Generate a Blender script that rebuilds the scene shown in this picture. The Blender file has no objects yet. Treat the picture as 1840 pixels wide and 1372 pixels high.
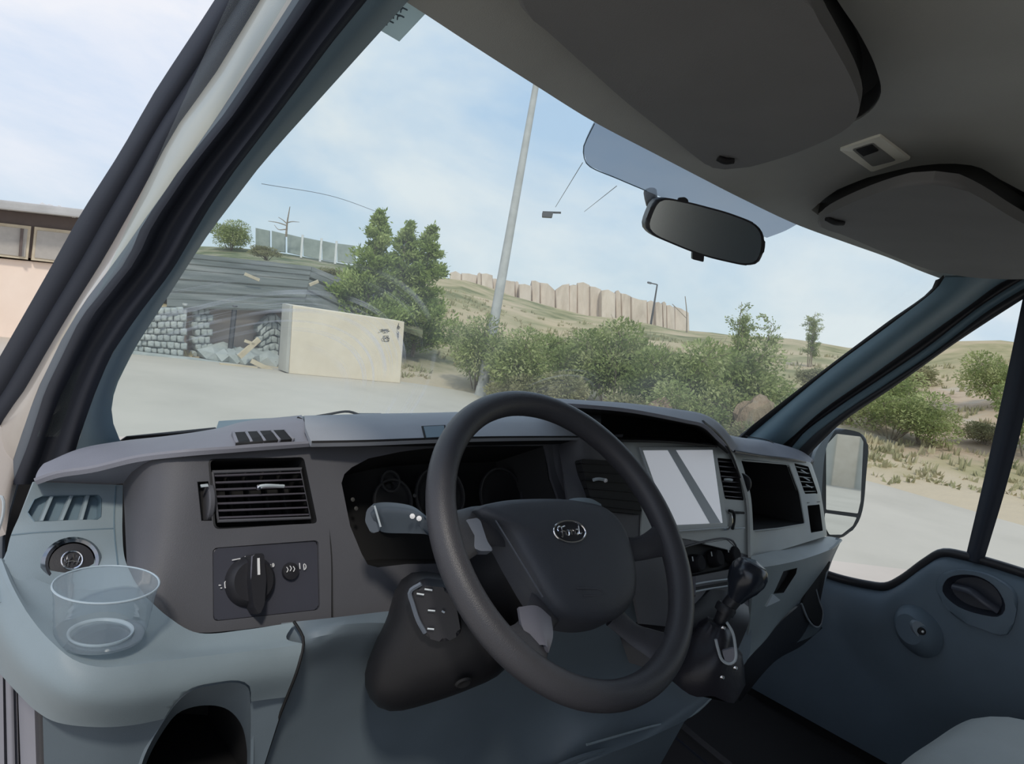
import bpy, bmesh, math, random
from mathutils import Vector as V, Matrix, noise
random.seed(7)
SC = bpy.context.scene
COL = SC.collection
W, H, F = 1840, 1372, 1254.1

# ---------------------------------------------------------------- camera, sky, sun, exposure
YAW, PITCH, ROLL = .719, -.0779, .1712
CAM = V((-1.0415, -.5536, 1.7516))
fw = V((math.sin(YAW)*math.cos(PITCH), math.cos(YAW)*math.cos(PITCH), math.sin(PITCH)))
r0 = V((math.cos(YAW), -math.sin(YAW), 0)); u0 = r0.cross(fw)
RT = r0*math.cos(ROLL)+u0*math.sin(ROLL); UP = -r0*math.sin(ROLL)+u0*math.cos(ROLL)
cd = bpy.data.cameras.new('camera'); cam = bpy.data.objects.new('camera', cd); COL.objects.link(cam)
cd.sensor_width = 36; cd.lens = 36*F/W; cd.clip_start = .01; cd.clip_end = 2000
m = Matrix((RT, UP, -fw)).transposed().to_4x4(); m.translation = CAM
cam.matrix_world = m; SC.camera = cam

SC.view_settings.view_transform = 'Standard'; SC.view_settings.look = 'None'
SC.view_settings.gamma = 1; SC.view_settings.use_curve_mapping = False
SC.view_settings.exposure = 0.0

world = bpy.data.worlds.new('sky'); SC.world = world; world.use_nodes = True
nt = world.node_tree; nt.nodes.clear()
def N(nt, t, **k):
    n = nt.nodes.new(t)
    for a, b in k.items():
        if a in n.inputs: n.inputs[a].default_value = b
        else: setattr(n, a, b)
    return n
def ramp(nt, stops, interp='LINEAR'):
    n = nt.nodes.new('ShaderNodeValToRGB'); n.color_ramp.interpolation = interp
    e = n.color_ramp.elements
    while len(e) < len(stops): e.new(.5)
    for i, (p, c) in enumerate(stops):
        e[i].position = p; e[i].color = (*c, 1) if len(c) == 3 else c
    return n
tc = N(nt, 'ShaderNodeTexCoord'); sep = N(nt, 'ShaderNodeSeparateXYZ')
nt.links.new(tc.outputs['Generated'], sep.inputs[0])
gr = ramp(nt, [(0, (.30, .29, .27)), (.49, (.42, .44, .45)), (.505, (.60, .73, .84)), (.58, (.54, .69, .90)), (.75, (.50, .66, .95)), (1, (.42, .58, .90))])
ma = N(nt, 'ShaderNodeMath', operation='MULTIPLY_ADD'); ma.inputs[1].default_value = .5; ma.inputs[2].default_value = .5
nt.links.new(sep.outputs[2], ma.inputs[0]); nt.links.new(ma.outputs[0], gr.inputs[0])
mp = N(nt, 'ShaderNodeMapping'); mp.inputs['Scale'].default_value = (1.0, 1.0, 2.2); mp.inputs['Rotation'].default_value = (.1, .25, .3)
nt.links.new(tc.outputs['Generated'], mp.inputs[0])
nz = N(nt, 'ShaderNodeTexNoise', Scale=2.3, Detail=8.0, Roughness=.55, Distortion=.3)
nt.links.new(mp.outputs[0], nz.inputs[0])
cr = ramp(nt, [(.36, (0, 0, 0)), (.60, (1, 1, 1))])
nt.links.new(nz.outputs[0], cr.inputs[0])
mx = N(nt, 'ShaderNodeMixRGB'); mx.inputs[2].default_value = (.93, .93, .97, 1)
cf = N(nt, 'ShaderNodeMath', operation='MULTIPLY'); cf.inputs[1].default_value = .85
nt.links.new(cr.outputs[0], cf.inputs[0]); nt.links.new(cf.outputs[0], mx.inputs[0]); nt.links.new(gr.outputs[0], mx.inputs[1])
bg = N(nt, 'ShaderNodeBackground', Strength=1.0); wo = N(nt, 'ShaderNodeOutputWorld')
nt.links.new(mx.outputs[0], bg.inputs[0]); nt.links.new(bg.outputs[0], wo.inputs[0])

sd = bpy.data.lights.new('sun', 'SUN'); sun = bpy.data.objects.new('sun', sd); COL.objects.link(sun)
sd.energy = 1.8; sd.angle = math.radians(6); sd.color = (1, .93, .82)
sun.rotation_euler = V((.45, .62, -.85)).to_track_quat('-Z', 'Y').to_euler()

# ---------------------------------------------------------------- helpers
def ray(px, py): return fw+RT*((px-W/2)/F)-UP*((py-H/2)/F)
def at(px, py, x=None, y=None, z=None, d=None):
    r = ray(px, py)
    if x is not None: t = (x-CAM.x)/r.x
    elif y is not None: t = (y-CAM.y)/r.y
    elif z is not None: t = (z-CAM.z)/r.z
    else: t = d
    return CAM+r*t
def proj(p):
    d = p-CAM; z = d.dot(fw)
    return (W/2+F*d.dot(RT)/z, H/2-F*d.dot(UP)/z)
SL = .45
class Pl:
    def __init__(s, o, n): s.o = V(o); s.n = V(n).normalized()
    def __call__(s, px, py, off=0):              # off: towards the viewer
        r = ray(px, py); n = s.n if s.n.dot(fw) < 0 else -s.n
        t = ((s.o+n*off)-CAM).dot(n)/r.dot(n); return CAM+r*t
def fascia(y0): return Pl((0, y0, 1.56), (0, -1, SL))
FD = fascia(.25); FC = fascia(.19); FT = fascia(.165)
def lerp(a, b, t): return a+(b-a)*t
def catmull(p, n, closed=False):
    p = [V(q) for q in p]; L = len(p)
    if L < 3 and not closed:
        return [p[0].lerp(p[-1], i/(n-1)) for i in range(n)]
    seg = L if closed else L-1
    g = (lambda i: p[i % L]) if closed else (lambda i: p[i] if 0 <= i < L else (p[0]*2-p[1] if i < 0 else p[-1]*2-p[-2]))
    dense = []
    for i in range(seg):
        a, b, c, d = g(i-1), g(i), g(i+1), g(i+2)
        for k in range(12):
            t = k/12
            t0 = 0; t1 = max((b-a).length, 1e-6)**.5; t2 = t1+max((c-b).length, 1e-6)**.5; t3 = t2+max((d-c).length, 1e-6)**.5
            T = lerp(t1, t2, t)
            A1 = a.lerp(b, (T-t0)/(t1-t0)); A2 = b.lerp(c, (T-t1)/(t2-t1)); A3 = c.lerp(d, (T-t2)/(t3-t2))
            B1 = A1.lerp(A2, (T-t0)/(t2-t0)); B2 = A2.lerp(A3, (T-t1)/(t3-t1))
            dense.append(B1.lerp(B2, (T-t1)/(t2-t1)))
    if not closed: dense.append(p[-1])
    else: dense.append(dense[0])
    s = [0]
    for i in range(1, len(dense)): s.append(s[-1]+(dense[i]-dense[i-1]).length)
    out = []; j = 0; cnt = n if closed else n-1
    for i in range(n):
        t = s[-1]*i/cnt
        while j < len(s)-2 and s[j+1] < t: j += 1
        w = (t-s[j])/max(s[j+1]-s[j], 1e-9); out.append(dense[j].lerp(dense[j+1], min(max(w, 0), 1)))
    return out

MATS = {}
def plastic(name, c, rough=.5, bump=.15, scale=900, spec=.4, metal=0, var=.06, coat=0):
    if name in MATS: return MATS[name]
    m = bpy.data.materials.new(name); m.use_nodes = True; nt = m.node_tree; b = nt.nodes['Principled BSDF']
    b.inputs['Roughness'].default_value = rough; b.inputs['Specular IOR Level'].default_value = spec
    b.inputs['Metallic'].default_value = metal; b.inputs['Coat Weight'].default_value = coat
    tc = N(nt, 'ShaderNodeTexCoord'); n1 = N(nt, 'ShaderNodeTexNoise', Scale=scale, Detail=2.0)
    n2 = N(nt, 'ShaderNodeTexNoise', Scale=scale*.012, Detail=5.0)
    nt.links.new(tc.outputs['Object'], n1.inputs[0]); nt.links.new(tc.outputs['Object'], n2.inputs[0])
    r = ramp(nt, [(.3, tuple(x*(1-var) for x in c)), (.7, tuple(min(1, x*(1+var)) for x in c))])
    nt.links.new(n2.outputs[0], r.inputs[0]); nt.links.new(r.outputs[0], b.inputs['Base Color'])
    if bump:
        bp = N(nt, 'ShaderNodeBump', Strength=bump, Distance=.0006)
        nt.links.new(n1.outputs[0], bp.inputs['Height']); nt.links.new(bp.outputs[0], b.inputs['Normal'])
    MATS[name] = m; return m
def rough_mat(name, stops, scale, rough=.9, bump=.5, dist=.05, detail=8, stretch=(1, 1, 1)):
    m = bpy.data.materials.new(name); m.use_nodes = True; nt = m.node_tree; b = nt.nodes['Principled BSDF']
    b.inputs['Roughness'].default_value = rough; b.inputs['Specular IOR Level'].default_value = .15
    tc = N(nt, 'ShaderNodeTexCoord'); mp = N(nt, 'ShaderNodeMapping'); mp.inputs['Scale'].default_value = stretch
    n1 = N(nt, 'ShaderNodeTexNoise', Scale=scale, Detail=float(detail), Roughness=.6)
    nt.links.new(tc.outputs['Object'], mp.inputs[0]); nt.links.new(mp.outputs[0], n1.inputs[0])
    r = ramp(nt, stops); nt.links.new(n1.outputs[0], r.inputs[0]); nt.links.new(r.outputs[0], b.inputs['Base Color'])
    bp = N(nt, 'ShaderNodeBump', Strength=bump, Distance=dist)
    nt.links.new(n1.outputs[0], bp.inputs['Height']); nt.links.new(bp.outputs[0], b.inputs['Normal'])
    MATS[name] = m; return m

def empty(name, loc=(0, 0, 0)):
    o = bpy.data.objects.new(name, None); COL.objects.link(o); o.location = loc; o.empty_display_size = .05
    return o
def tag(o, label=None, cat=None, group=None, kind=None):
    if label: o['label'] = label
    if cat: o['category'] = cat
    if group: o['group'] = group
    if kind: o['kind'] = kind
    return o
def mesh(name, verts, faces, mat, parent=None, smooth=True, angle=40):
    me = bpy.data.meshes.new(name); me.from_pydata([tuple(v) for v in verts], [], faces); me.update()
    o = bpy.data.objects.new(name, me); COL.objects.link(o)
    if mat: me.materials.append(mat)
    if smooth:
        me.polygons.foreach_set('use_smooth', [True]*len(me.polygons))
        if angle:
            try: me.set_sharp_from_angle(angle=math.radians(angle))
            except Exception: pass
    if parent:
        o.parent = parent
        # parents never rotate: keep world position
        p = parent; off = V((0, 0, 0))
        while p: off += p.location; p = p.parent
        for v in me.vertices: v.co -= off
        me.update()
    return o
def bm_obj(name, bm, mat, parent=None, smooth=True, angle=40):
    vs = [v.co.copy() for v in bm.verts]; bm.verts.index_update()
    fs = [[v.index for v in f.verts] for f in bm.faces]; bm.free()
    return mesh(name, vs, fs, mat, parent, smooth, angle)
def sheet(name, rows, mat, parent=None, n=32, cross=0, thick=.004, closed=False, caps=False, toward=None):
    """surface through the curves `rows`; thickness away from the viewer"""
    R = [catmull(r, n) for r in rows]
    if cross:
        cols = [catmull([R[i][j] for i in range(len(R))], cross) for j in range(n)]
        R = [[cols[j][i] for j in range(n)] for i in range(cross)]
    mrow = len(R); verts = [p for r in R for p in r]
    fs = [(i*n+j, i*n+j+1, (i+1)*n+j+1, (i+1)*n+j) for i in range(mrow-1) for j in range(n-1)]
    # orient towards the camera / interior
    s = 0
    tgt = toward or CAM
    for f in fs[::max(1, len(fs)//40)]:
        a, b, c, d = [verts[k] for k in f]; nn = (c-a).cross(d-b); s += nn.normalized().dot((tgt-a).normalized()) if nn.length > 1e-12 else 0
    if s < 0: fs = [tuple(reversed(f)) for f in fs]
    if thick:
        bm = bmesh.new(); bv = [bm.verts.new(v) for v in verts]
        for f in fs: bm.faces.new([bv[k] for k in f])
        bm.normal_update(); ns = [v.normal.copy() for v in bm.verts]; bm.free()
        k = len(verts); verts = verts+[v-nn*thick for v, nn in zip(verts, ns)]
        back = [tuple(reversed([q+k for q in f])) for f in fs]
        cnt = {}
        for f in fs:
            for a, b in zip(f, f[1:]+f[:1]): cnt[(a, b)] = 1
        side = [(b, a, a+k, b+k) for (a, b) in cnt if (b, a) not in cnt]
        fs = fs+back+side
    return mesh(name, verts, fs, mat, parent, True, 50)
def slab(name, pts, mat, parent=None, front=0, back=.01, bevel=0, seg=2, nrm=None, angle=40):
    """flat solid with the outline pts; front/back measured along its normal, front towards the viewer"""
    pts = [V(p) for p in pts]; c = sum(pts, V())/len(pts)
    if nrm is None:
        nrm = V()
        for a, b in zip(pts, pts[1:]+pts[:1]): nrm += (a-c).cross(b-c)
    nrm = V(nrm).normalized()
    if nrm.dot(CAM-c) < 0: nrm = -nrm
    a0 = V()
    for a, b in zip(pts, pts[1:]+pts[:1]): a0 += (a-c).cross(b-c)
    if a0.dot(nrm) < 0: pts = pts[::-1]
    bm = bmesh.new(); f = [bm.verts.new(p+nrm*front) for p in pts]; b = [bm.verts.new(p-nrm*back) for p in pts]
    n = len(pts); ff = bm.faces.new(f); bm.faces.new(b[::-1])
    for i in range(n): bm.faces.new((f[(i+1) % n], f[i], b[i], b[(i+1) % n]))
    if bevel:
        es = [e for e in bm.edges if e in ff.edges]
        bmesh.ops.bevel(bm, geom=es, offset=bevel, segments=seg, profile=.6, affect='EDGES', clamp_overlap=True)
    bmesh.ops.triangulate(bm, faces=[q for q in bm.faces if len(q.verts) > 8])
    o = bm_obj(name, bm, mat, parent, True, angle)
    for p in o.data.polygons:
        if abs(p.normal.dot(nrm)) > .9995: p.use_smooth = False
    return o
def rnd(pts, r, seg=4):
    """round the corners of an outline"""
    pts = [V(p) for p in pts]; out = []; n = len(pts)
    for i in range(n):
        a, b, c = pts[i-1], pts[i], pts[(i+1) % n]
        ra = min(r, (a-b).length*.48); rc = min(r, (c-b).length*.48)
        p = b+(a-b).normalized()*ra; q = b+(c-b).normalized()*rc
        for k in range(seg+1):
            t = k/seg; out.append((p.lerp(b, t)).lerp(b.lerp(q, t), t))
    return out
def tube(name, pts, r, mat, parent=None, n=24, k=8, closed=False, smooth_path=True, flat=1):
    P = catmull(pts, n, closed) if smooth_path else [V(p) for p in pts]
    n = len(P); rad = r if callable(r) else (lambda t: r)
    verts = []; prev = None
    for i, p in enumerate(P):
        a = P[i-1] if (i or closed) else p; b = P[(i+1) % n] if (i < n-1 or closed) else p
        t = (b-a).normalized()
        if prev is None: prev = t.orthogonal().normalized()
        prev = (prev-t*prev.dot(t)).normalized(); bi = t.cross(prev); R = rad(i/(n-1))
        for q in range(k):
            an = 2*math.pi*q/k; verts.append(p+prev*(R*math.cos(an))+bi*(R*flat*math.sin(an)))
    fs = []
    for i in range(n if closed else n-1):
        for q in range(k):
            j = (i+1) % n; fs.append((i*k+q, i*k+(q+1) % k, j*k+(q+1) % k, j*k+q))
    if not closed: fs += [tuple(range(k))[::-1], tuple((n-1)*k+q for q in range(k))]
    return mesh(name, verts, fs, mat, parent, True, 50)
def lathe(name, prof, mat, parent=None, c=(0, 0, 0), axis=(0, 0, 1), n=32, sx=1, sy=1, xdir=None):
    """prof: (radius, height) pairs about axis at c"""
    ax = V(axis).normalized(); X = V(xdir).normalized() if xdir else ax.orthogonal().normalized(); X = (X-ax*X.dot(ax)).normalized(); Y = ax.cross(X); c = V(c)
    verts = []; fs = []
    for (r, h) in prof:
        for q in range(n):
            a = 2*math.pi*q/n; verts.append(c+ax*h+X*(r*sx*math.cos(a))+Y*(r*sy*math.sin(a)))
    L = len(prof)
    for i in range(L-1):
        for q in range(n): fs.append((i*n+q, i*n+(q+1) % n, (i+1)*n+(q+1) % n, (i+1)*n+q))
    if prof[0][0] > 1e-6: fs.append(tuple(range(n))[::-1])
    if prof[-1][0] > 1e-6: fs.append(tuple((L-1)*n+q for q in range(n)))
    return mesh(name, verts, fs, mat, parent, True, 35)
def box(name, c, s, mat, parent=None, bevel=0, rz=0, rx=0, ry=0, seg=2):
    bm = bmesh.new(); bmesh.ops.create_cube(bm, size=1)
    bmesh.ops.scale(bm, vec=s, verts=bm.verts)
    if bevel: bmesh.ops.bevel(bm, geom=bm.edges[:], offset=bevel, segments=seg, profile=.6, affect='EDGES', clamp_overlap=True)
    bm.transform(Matrix.Translation(V(c)) @ Matrix.Rotation(rz, 4, 'Z') @ Matrix.Rotation(ry, 4, 'Y') @ Matrix.Rotation(rx, 4, 'X'))
    return bm_obj(name, bm, mat, parent)
def cut(o, pts, nrm=None, depth=.05, front=.05):
    """cut the outline pts out of object o"""
    c = slab('cutter', pts, None, None, front, depth, 0, nrm=nrm)
    pw = V(); p = o.parent
    while p: pw += p.location; p = p.parent
    for v in c.data.vertices: v.co -= pw
    md = o.modifiers.new('cut', 'BOOLEAN'); md.operation = 'DIFFERENCE'; md.object = c; md.solver = 'EXACT'
    c.location = pw
    dg = bpy.context.evaluated_depsgraph_get(); me = bpy.data.meshes.new_from_object(o.evaluated_get(dg))
    o.modifiers.clear(); old = o.data; o.data = me; bpy.data.meshes.remove(old); bpy.data.objects.remove(c)
    try: me.set_sharp_from_angle(angle=math.radians(40))
    except Exception: pass
def pocket(name, pts, depth, mat, parent, scale=.96, wall=.0015, nrm=None, front=0.0):
    """open box behind an outline"""
    pts = [V(p) for p in pts]; c = sum(pts, V())/len(pts); nn = V()
    for a, b in zip(pts, pts[1:]+pts[:1]): nn += (a-c).cross(b-c)
    if nn.dot(CAM-c) < 0: pts = pts[::-1]; nn = -nn
    nn = V(nrm).normalized() if nrm else nn.normalized(); n = len(pts)
    v = [p+nn*front for p in pts]+[c+(p-c)*scale-nn*depth for p in pts]+[c+(p-c)*scale*1.05-nn*(depth+.004) for p in pts]+[c+(p-c)*1.03+nn*(front-.001) for p in pts]
    fs = []
    for i in range(n):
        j = (i+1) % n; fs += [(i, j, n+j, n+i), (2*n+i, 2*n+j, 3*n+j, 3*n+i), (3*n+i, 3*n+j, j, i)]
    fs += [tuple(range(n, 2*n)), tuple(range(2*n, 3*n))[::-1]]
    bm = bmesh.new(); bv = [bm.verts.new(p) for p in v]
    for f in fs: bm.faces.new([bv[k] for k in f])
    bmesh.ops.triangulate(bm, faces=[q for q in bm.faces if len(q.verts) > 6])
    return bm_obj(name, bm, mat, parent)
def copyobj(o, parent=None, loc=None):
    c = o.copy(); COL.objects.link(c)
    if parent: c.parent = parent
    if loc is not None: c.location = loc
    return c
def letters(name, s, size, mat, parent, o, ux, uy, depth=.0004):
    """flat printed lettering: o = centre, ux / uy = text axes"""
    cu = bpy.data.curves.new(name, 'FONT'); cu.body = s; cu.size = size; cu.align_x = 'CENTER'; cu.align_y = 'CENTER'; cu.extrude = depth
    t = bpy.data.objects.new(name, cu); COL.objects.link(t); dg = bpy.context.evaluated_depsgraph_get()
    me = bpy.data.meshes.new_from_object(t.evaluated_get(dg)); bpy.data.objects.remove(t)
    ux = V(ux).normalized(); n = ux.cross(V(uy)).normalized(); uy = n.cross(ux)
    vs = [V(o)+ux*v.co.x+uy*v.co.y+n*v.co.z for v in me.vertices]; fs = [tuple(p.vertices) for p in me.polygons]
    return mesh(name, vs, fs, mat, parent, False)

# ---------------------------------------------------------------- materials
M_dark = plastic('dark_dash_plastic', (.088, .089, .100), .55, .3)
M_top = plastic('dash_top_plastic', (.30, .315, .345), .6, .35)
M_brow = plastic('dash_brow_plastic', (.21, .215, .25), .55, .35)
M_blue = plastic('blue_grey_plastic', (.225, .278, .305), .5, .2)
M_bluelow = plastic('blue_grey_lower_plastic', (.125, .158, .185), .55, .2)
M_light = plastic('silver_grey_plastic', (.40, .43, .43), .45, .15)
M_black = plastic('black_plastic', (.022, .022, .026), .4, .15)
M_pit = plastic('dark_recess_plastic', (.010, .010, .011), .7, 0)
M_rubber = plastic('black_rubber', (.022, .026, .038), .6, .1, spec=.25)
M_seal = plastic('seal_rubber', (.10, .12, .145), .5, .1)
M_teal = plastic('pillar_trim_plastic', (.13, .19, .23), .5, .25)
M_tealR = plastic('passenger_pillar_plastic', (.12, .185, .225), .42, .2)
M_paint = plastic('champagne_paint', (.55, .50, .45), .3, 0, metal=.3, coat=.5)
M_head = plastic('headliner_fabric', (.36, .36, .33), .95, .5, 600)
M_visor = plastic('visor_fabric', (.155, .152, .148), .9, .4, 700)
M_wheel = plastic('wheel_leatherette', (.050, .050, .057), .38, .5, 1200)
M_pad = plastic('wheel_pad_plastic', (.056, .060, .071), .5, .5, 1200)
M_chrome = plastic('chrome', (.8, .8, .82), .15, 0, metal=1)
M_satin = plastic('satin_grey', (.45, .5, .53), .35, 0)
M_white = plastic('white_print', (.75, .75, .75), .6, 0)
M_stalk = plastic('stalk_plastic', (.05, .063, .077), .4, .1)
M_door = plastic('door_panel_plastic', (.115, .155, .195), .55, .25)
M_seat = plastic('seat_fabric', (.42, .45, .45), .95, .8, 500)
M_floor = plastic('floor_mat_rubber', (.02, .02, .022), .8, .5, 300)
M_screen = plastic('film_sky_reflection', (.80, .81, .84), .35, 0, var=.02)
_b = M_screen.node_tree.nodes['Principled BSDF']; _b.inputs['Emission Color'].default_value = (.78, .82, .9, 1); _b.inputs['Emission Strength'].default_value = .27  # added glow and pale colour stand in for sky reflected on the film
M_band = plastic('screen_band', (.42, .46, .49), .4, 0)
M_visorlamp = plastic('lamp_cream_plastic', (.86, .84, .72), .5, 0)
M_cream = rough_mat('cream_render', [(.3, (.70, .61, .48)), (.7, (.83, .74, .61))], 1.2, .9, .2, .02)
def mirror_mat(name, c, rough=.02):
    m = bpy.data.materials.new(name); m.use_nodes = True; b = m.node_tree.nodes['Principled BSDF']
    b.inputs['Base Color'].default_value = (*c, 1); b.inputs['Metallic'].default_value = 1; b.inputs['Roughness'].default_value = rough; return m
M_mirror = mirror_mat('mirror_glass', (.82, .85, .85)); M_dim = mirror_mat('dimmed_mirror_glass', (.80, .84, .80), .22)

def glass_mat(name, tint, haze, arcs=()):
    m = bpy.data.materials.new(name); m.use_nodes = True; nt = m.node_tree; nt.nodes.clear(); L = nt.links.new
    out = N(nt, 'ShaderNodeOutputMaterial'); tr = N(nt, 'ShaderNodeBsdfTransparent'); tr.inputs[0].default_value = (*tint, 1)
    di = N(nt, 'ShaderNodeBsdfTranslucent'); di.inputs[0].default_value = (.85, .88, .88, 1)
    dd = N(nt, 'ShaderNodeBsdfDiffuse'); dd.inputs[0].default_value = (.8, .82, .82, 1)
    ad = N(nt, 'ShaderNodeMixShader', Fac=.3); L(di.outputs[0], ad.inputs[1]); L(dd.outputs[0], ad.inputs[2])
    gl = N(nt, 'ShaderNodeBsdfGlossy', Roughness=.02); fr = N(nt, 'ShaderNodeFresnel', IOR=1.35)
    mh = N(nt, 'ShaderNodeMixShader'); mg = N(nt, 'ShaderNodeMixShader')
    L(tr.outputs[0], mh.inputs[1]); L(ad.outputs[0], mh.inputs[2]); L(mh.outputs[0], mg.inputs[1]); L(gl.outputs[0], mg.inputs[2])
    fs = N(nt, 'ShaderNodeMath', operation='MULTIPLY'); fs.inputs[1].default_value = .35; L(fr.outputs[0], fs.inputs[0]); L(fs.outputs[0], mg.inputs[0])
    tc = N(nt, 'ShaderNodeTexCoord'); dust = N(nt, 'ShaderNodeTexNoise', Scale=5.0, Detail=7.0); L(tc.outputs['Object'], dust.inputs[0])
    dr = ramp(nt, [(.35, (haze*.6,)*3), (.75, (haze*1.6,)*3)]); L(dust.outputs[0], dr.inputs[0]); cur = dr.outputs[0]
    for (c, rmin, rmax, amt, sc, box_) in arcs:
        vm = N(nt, 'ShaderNodeVectorMath', operation='DISTANCE'); L(tc.outputs['Object'], vm.inputs[0]); vm.inputs[1].default_value = c
        nn = N(nt, 'ShaderNodeTexNoise', noise_dimensions='1D', Detail=4.0, Roughness=.7); nn.inputs['Scale'].default_value = sc
        L(vm.outputs['Value'], nn.inputs['W'])
        sh = ramp(nt, [(.50, (0,)*3), (.62, (1,)*3)]); L(nn.outputs[0], sh.inputs[0])
        mr = N(nt, 'ShaderNodeMapRange'); mr.inputs[1].default_value = rmin; mr.inputs[2].default_value = rmax; L(vm.outputs['Value'], mr.inputs[0])
        wr = ramp(nt, [(0, (0,)*3), (.15, (1,)*3), (.85, (1,)*3), (1, (0,)*3)]); L(mr.outputs[0], wr.inputs[0])
        n2 = N(nt, 'ShaderNodeTexNoise', Scale=6.0, Detail=3.0); L(tc.outputs['Object'], n2.inputs[0])
        r2 = ramp(nt, [(.42, (0,)*3), (.62, (1,)*3)]); L(n2.outputs[0], r2.inputs[0])
        a = N(nt, 'ShaderNodeMath', operation='MULTIPLY'); L(sh.outputs[0], a.inputs[0]); L(wr.outputs[0], a.inputs[1])
        b = N(nt, 'ShaderNodeMath', operation='MULTIPLY'); L(a.outputs[0], b.inputs[0]); L(r2.outputs[0], b.inputs[1])
        e = N(nt, 'ShaderNodeMath', operation='MULTIPLY_ADD'); L(b.outputs[0], e.inputs[0]); e.inputs[1].default_value = amt; L(cur, e.inputs[2]); cur = e.outputs[0]
    L(cur, mh.inputs[0]); L(mg.outputs[0], out.inputs[0]); return m

# ================================================================= THE SETTING OUTSIDE
M_asph = rough_mat('pale_asphalt', [(.3, (.47, .43, .37)), (.5, (.53, .485, .42)), (.7, (.58, .53, .46))], .35, .95, .2, .01)
gm = mesh('ground', [(-150, -150, 0), (150, -150, 0), (150, 150, 0), (-150, 150, 0)], [(0, 1, 2, 3)], M_asph)
tag(gm, kind='structure', label='pale dusty asphalt yard all around the van')

M_hill = rough_mat('dry_hillside', [(.36, (.20, .20, .10)), (.46, (.36, .32, .18)), (.56, (.48, .39, .25)), (.70, (.58, .45, .31))], .22, 1, .8, .3)
M_soil = rough_mat('bare_brown_soil', [(.35, (.22, .16, .11)), (.6, (.36, .27, .19)), (.8, (.32, .29, .25))], 2.5, 1, 1, .3, stretch=(1, 1, .4))
hill_rows = []
edge = [(-60, 16.6), (-12, 15.2), (2.3, 14.6), (5.0, 13.9), (7.7, 13.6), (10, 11.8), (12.0, 7.6), (12.9, 4.8), (12.5, 2.1), (12.3, -8), (12, -40)]
def hill_point(s):       # s along the edge 0..1 -> point and outward normal
    n = len(edge)-1; i = min(int(s*n), n-1); t = s*n-i
    a, b = V((*edge[i], 0)), V((*edge[i+1], 0)); p = a.lerp(b, t)
    return p
# skyline heights along the edge as seen: metres at 14 m, 30 m, 60 m beyond
prof = [(0, .0), (1.2, .25), (3, .5), (6, 1.1), (12, 2.6), (20, 4.6), (30, 6.3), (44, 8.2), (60, 9.0), (85, 9.5), (110, 9.6)]
mult = [.9, .9, .75, .72, .68, .78, .80, .85, 1.0, 1.0, 1.0]
NS = 120; cen = V((-8, -8, 0)); verts = []
ep = catmull([V((*e, 0)) for e in edge], NS)
sky_px = [(-400, 470), (300, 478), (450, 462), (650, 490), (820, 508), (1000, 562), (1230, 600), (1330, 608), (1430, 614), (1500, 628), (1560, 634), (1640, 622), (1700, 622), (1830, 634), (2200, 700)]
mm = []
for p in ep:
    P = p+(p-cen).normalized()*60; P.z = 6; a, b = proj(P); dd = (P-CAM).dot(fw)
    if dd < 5 or a < -2000 or a > 3500: mm.append(None); continue
    ty = sky_px[0][1] if a < -400 else sky_px[-1][1]
    for (x0, y0), (x1, y1) in zip(sky_px, sky_px[1:]):
        if x0 <= a <= x1: ty = y0+(y1-y0)*(a-x0)/(x1-x0)
    mm.append(max(at(a, ty, d=dd).z/9.0, .2))
good = [m_ for m_ in mm if m_ is not None]; first = next(i for i, m_ in enumerate(mm) if m_ is not None)
mm = [V((0, (good[0] if i < first else good[-1]) if m_ is None else m_, 0)) for i, m_ in enumerate(mm)]
dense_prof = catmull([V((a, b, 0)) for a, b in prof], 44)
for q in dense_prof:
    for k in range(NS):
        p = ep[k]; o = (p-cen).normalized(); P = p+o*q.x
        nz_ = noise.fractal(V((P.x*.09, P.y*.09, 3)), 1, 2, 5)*min(q.x*.06, .45)+noise.noise(V((P.x*.6, P.y*.6, 1)))*min(q.x*.05, .22)
        verts.append(V((P.x, P.y, q.y*mm[k].y+nz_ if q.x > .2 else -.03)))
fs = [(i*NS+j, i*NS+j+1, (i+1)*NS+j+1, (i+1)*NS+j) for i in range(len(dense_prof)-1) for j in range(NS-1)]
hl = mesh('hill', verts, fs, M_hill, angle=0); tag(hl, kind='structure', label='dry grassy hillside rising beyond the road')
if hl.data.polygons[0].normal.z < 0:
    hl.data.flip_normals()
from mathutils.bvhtree import BVHTree
BV = BVHTree.FromPolygons([tuple(v) for v in verts], fs)
def hill_z(x, y):
    r = BV.ray_cast(V((x, y, 60)), V((0, 0, -1)))
    return r[0].z if r[0] else 0.0
def on_hill(px, py, back=0):
    r = BV.ray_cast(CAM, ray(px, py))
    return r[0] if r[0] else at(px, py, d=60)
print('HILL skyline check', [[px, next((py for py in range(350, 900, 4) if BV.ray_cast(CAM, ray(px, py))[0]), None)] for px in (300, 450, 650, 820, 1000, 1230, 1430, 1560, 1700, 1830)])

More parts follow.
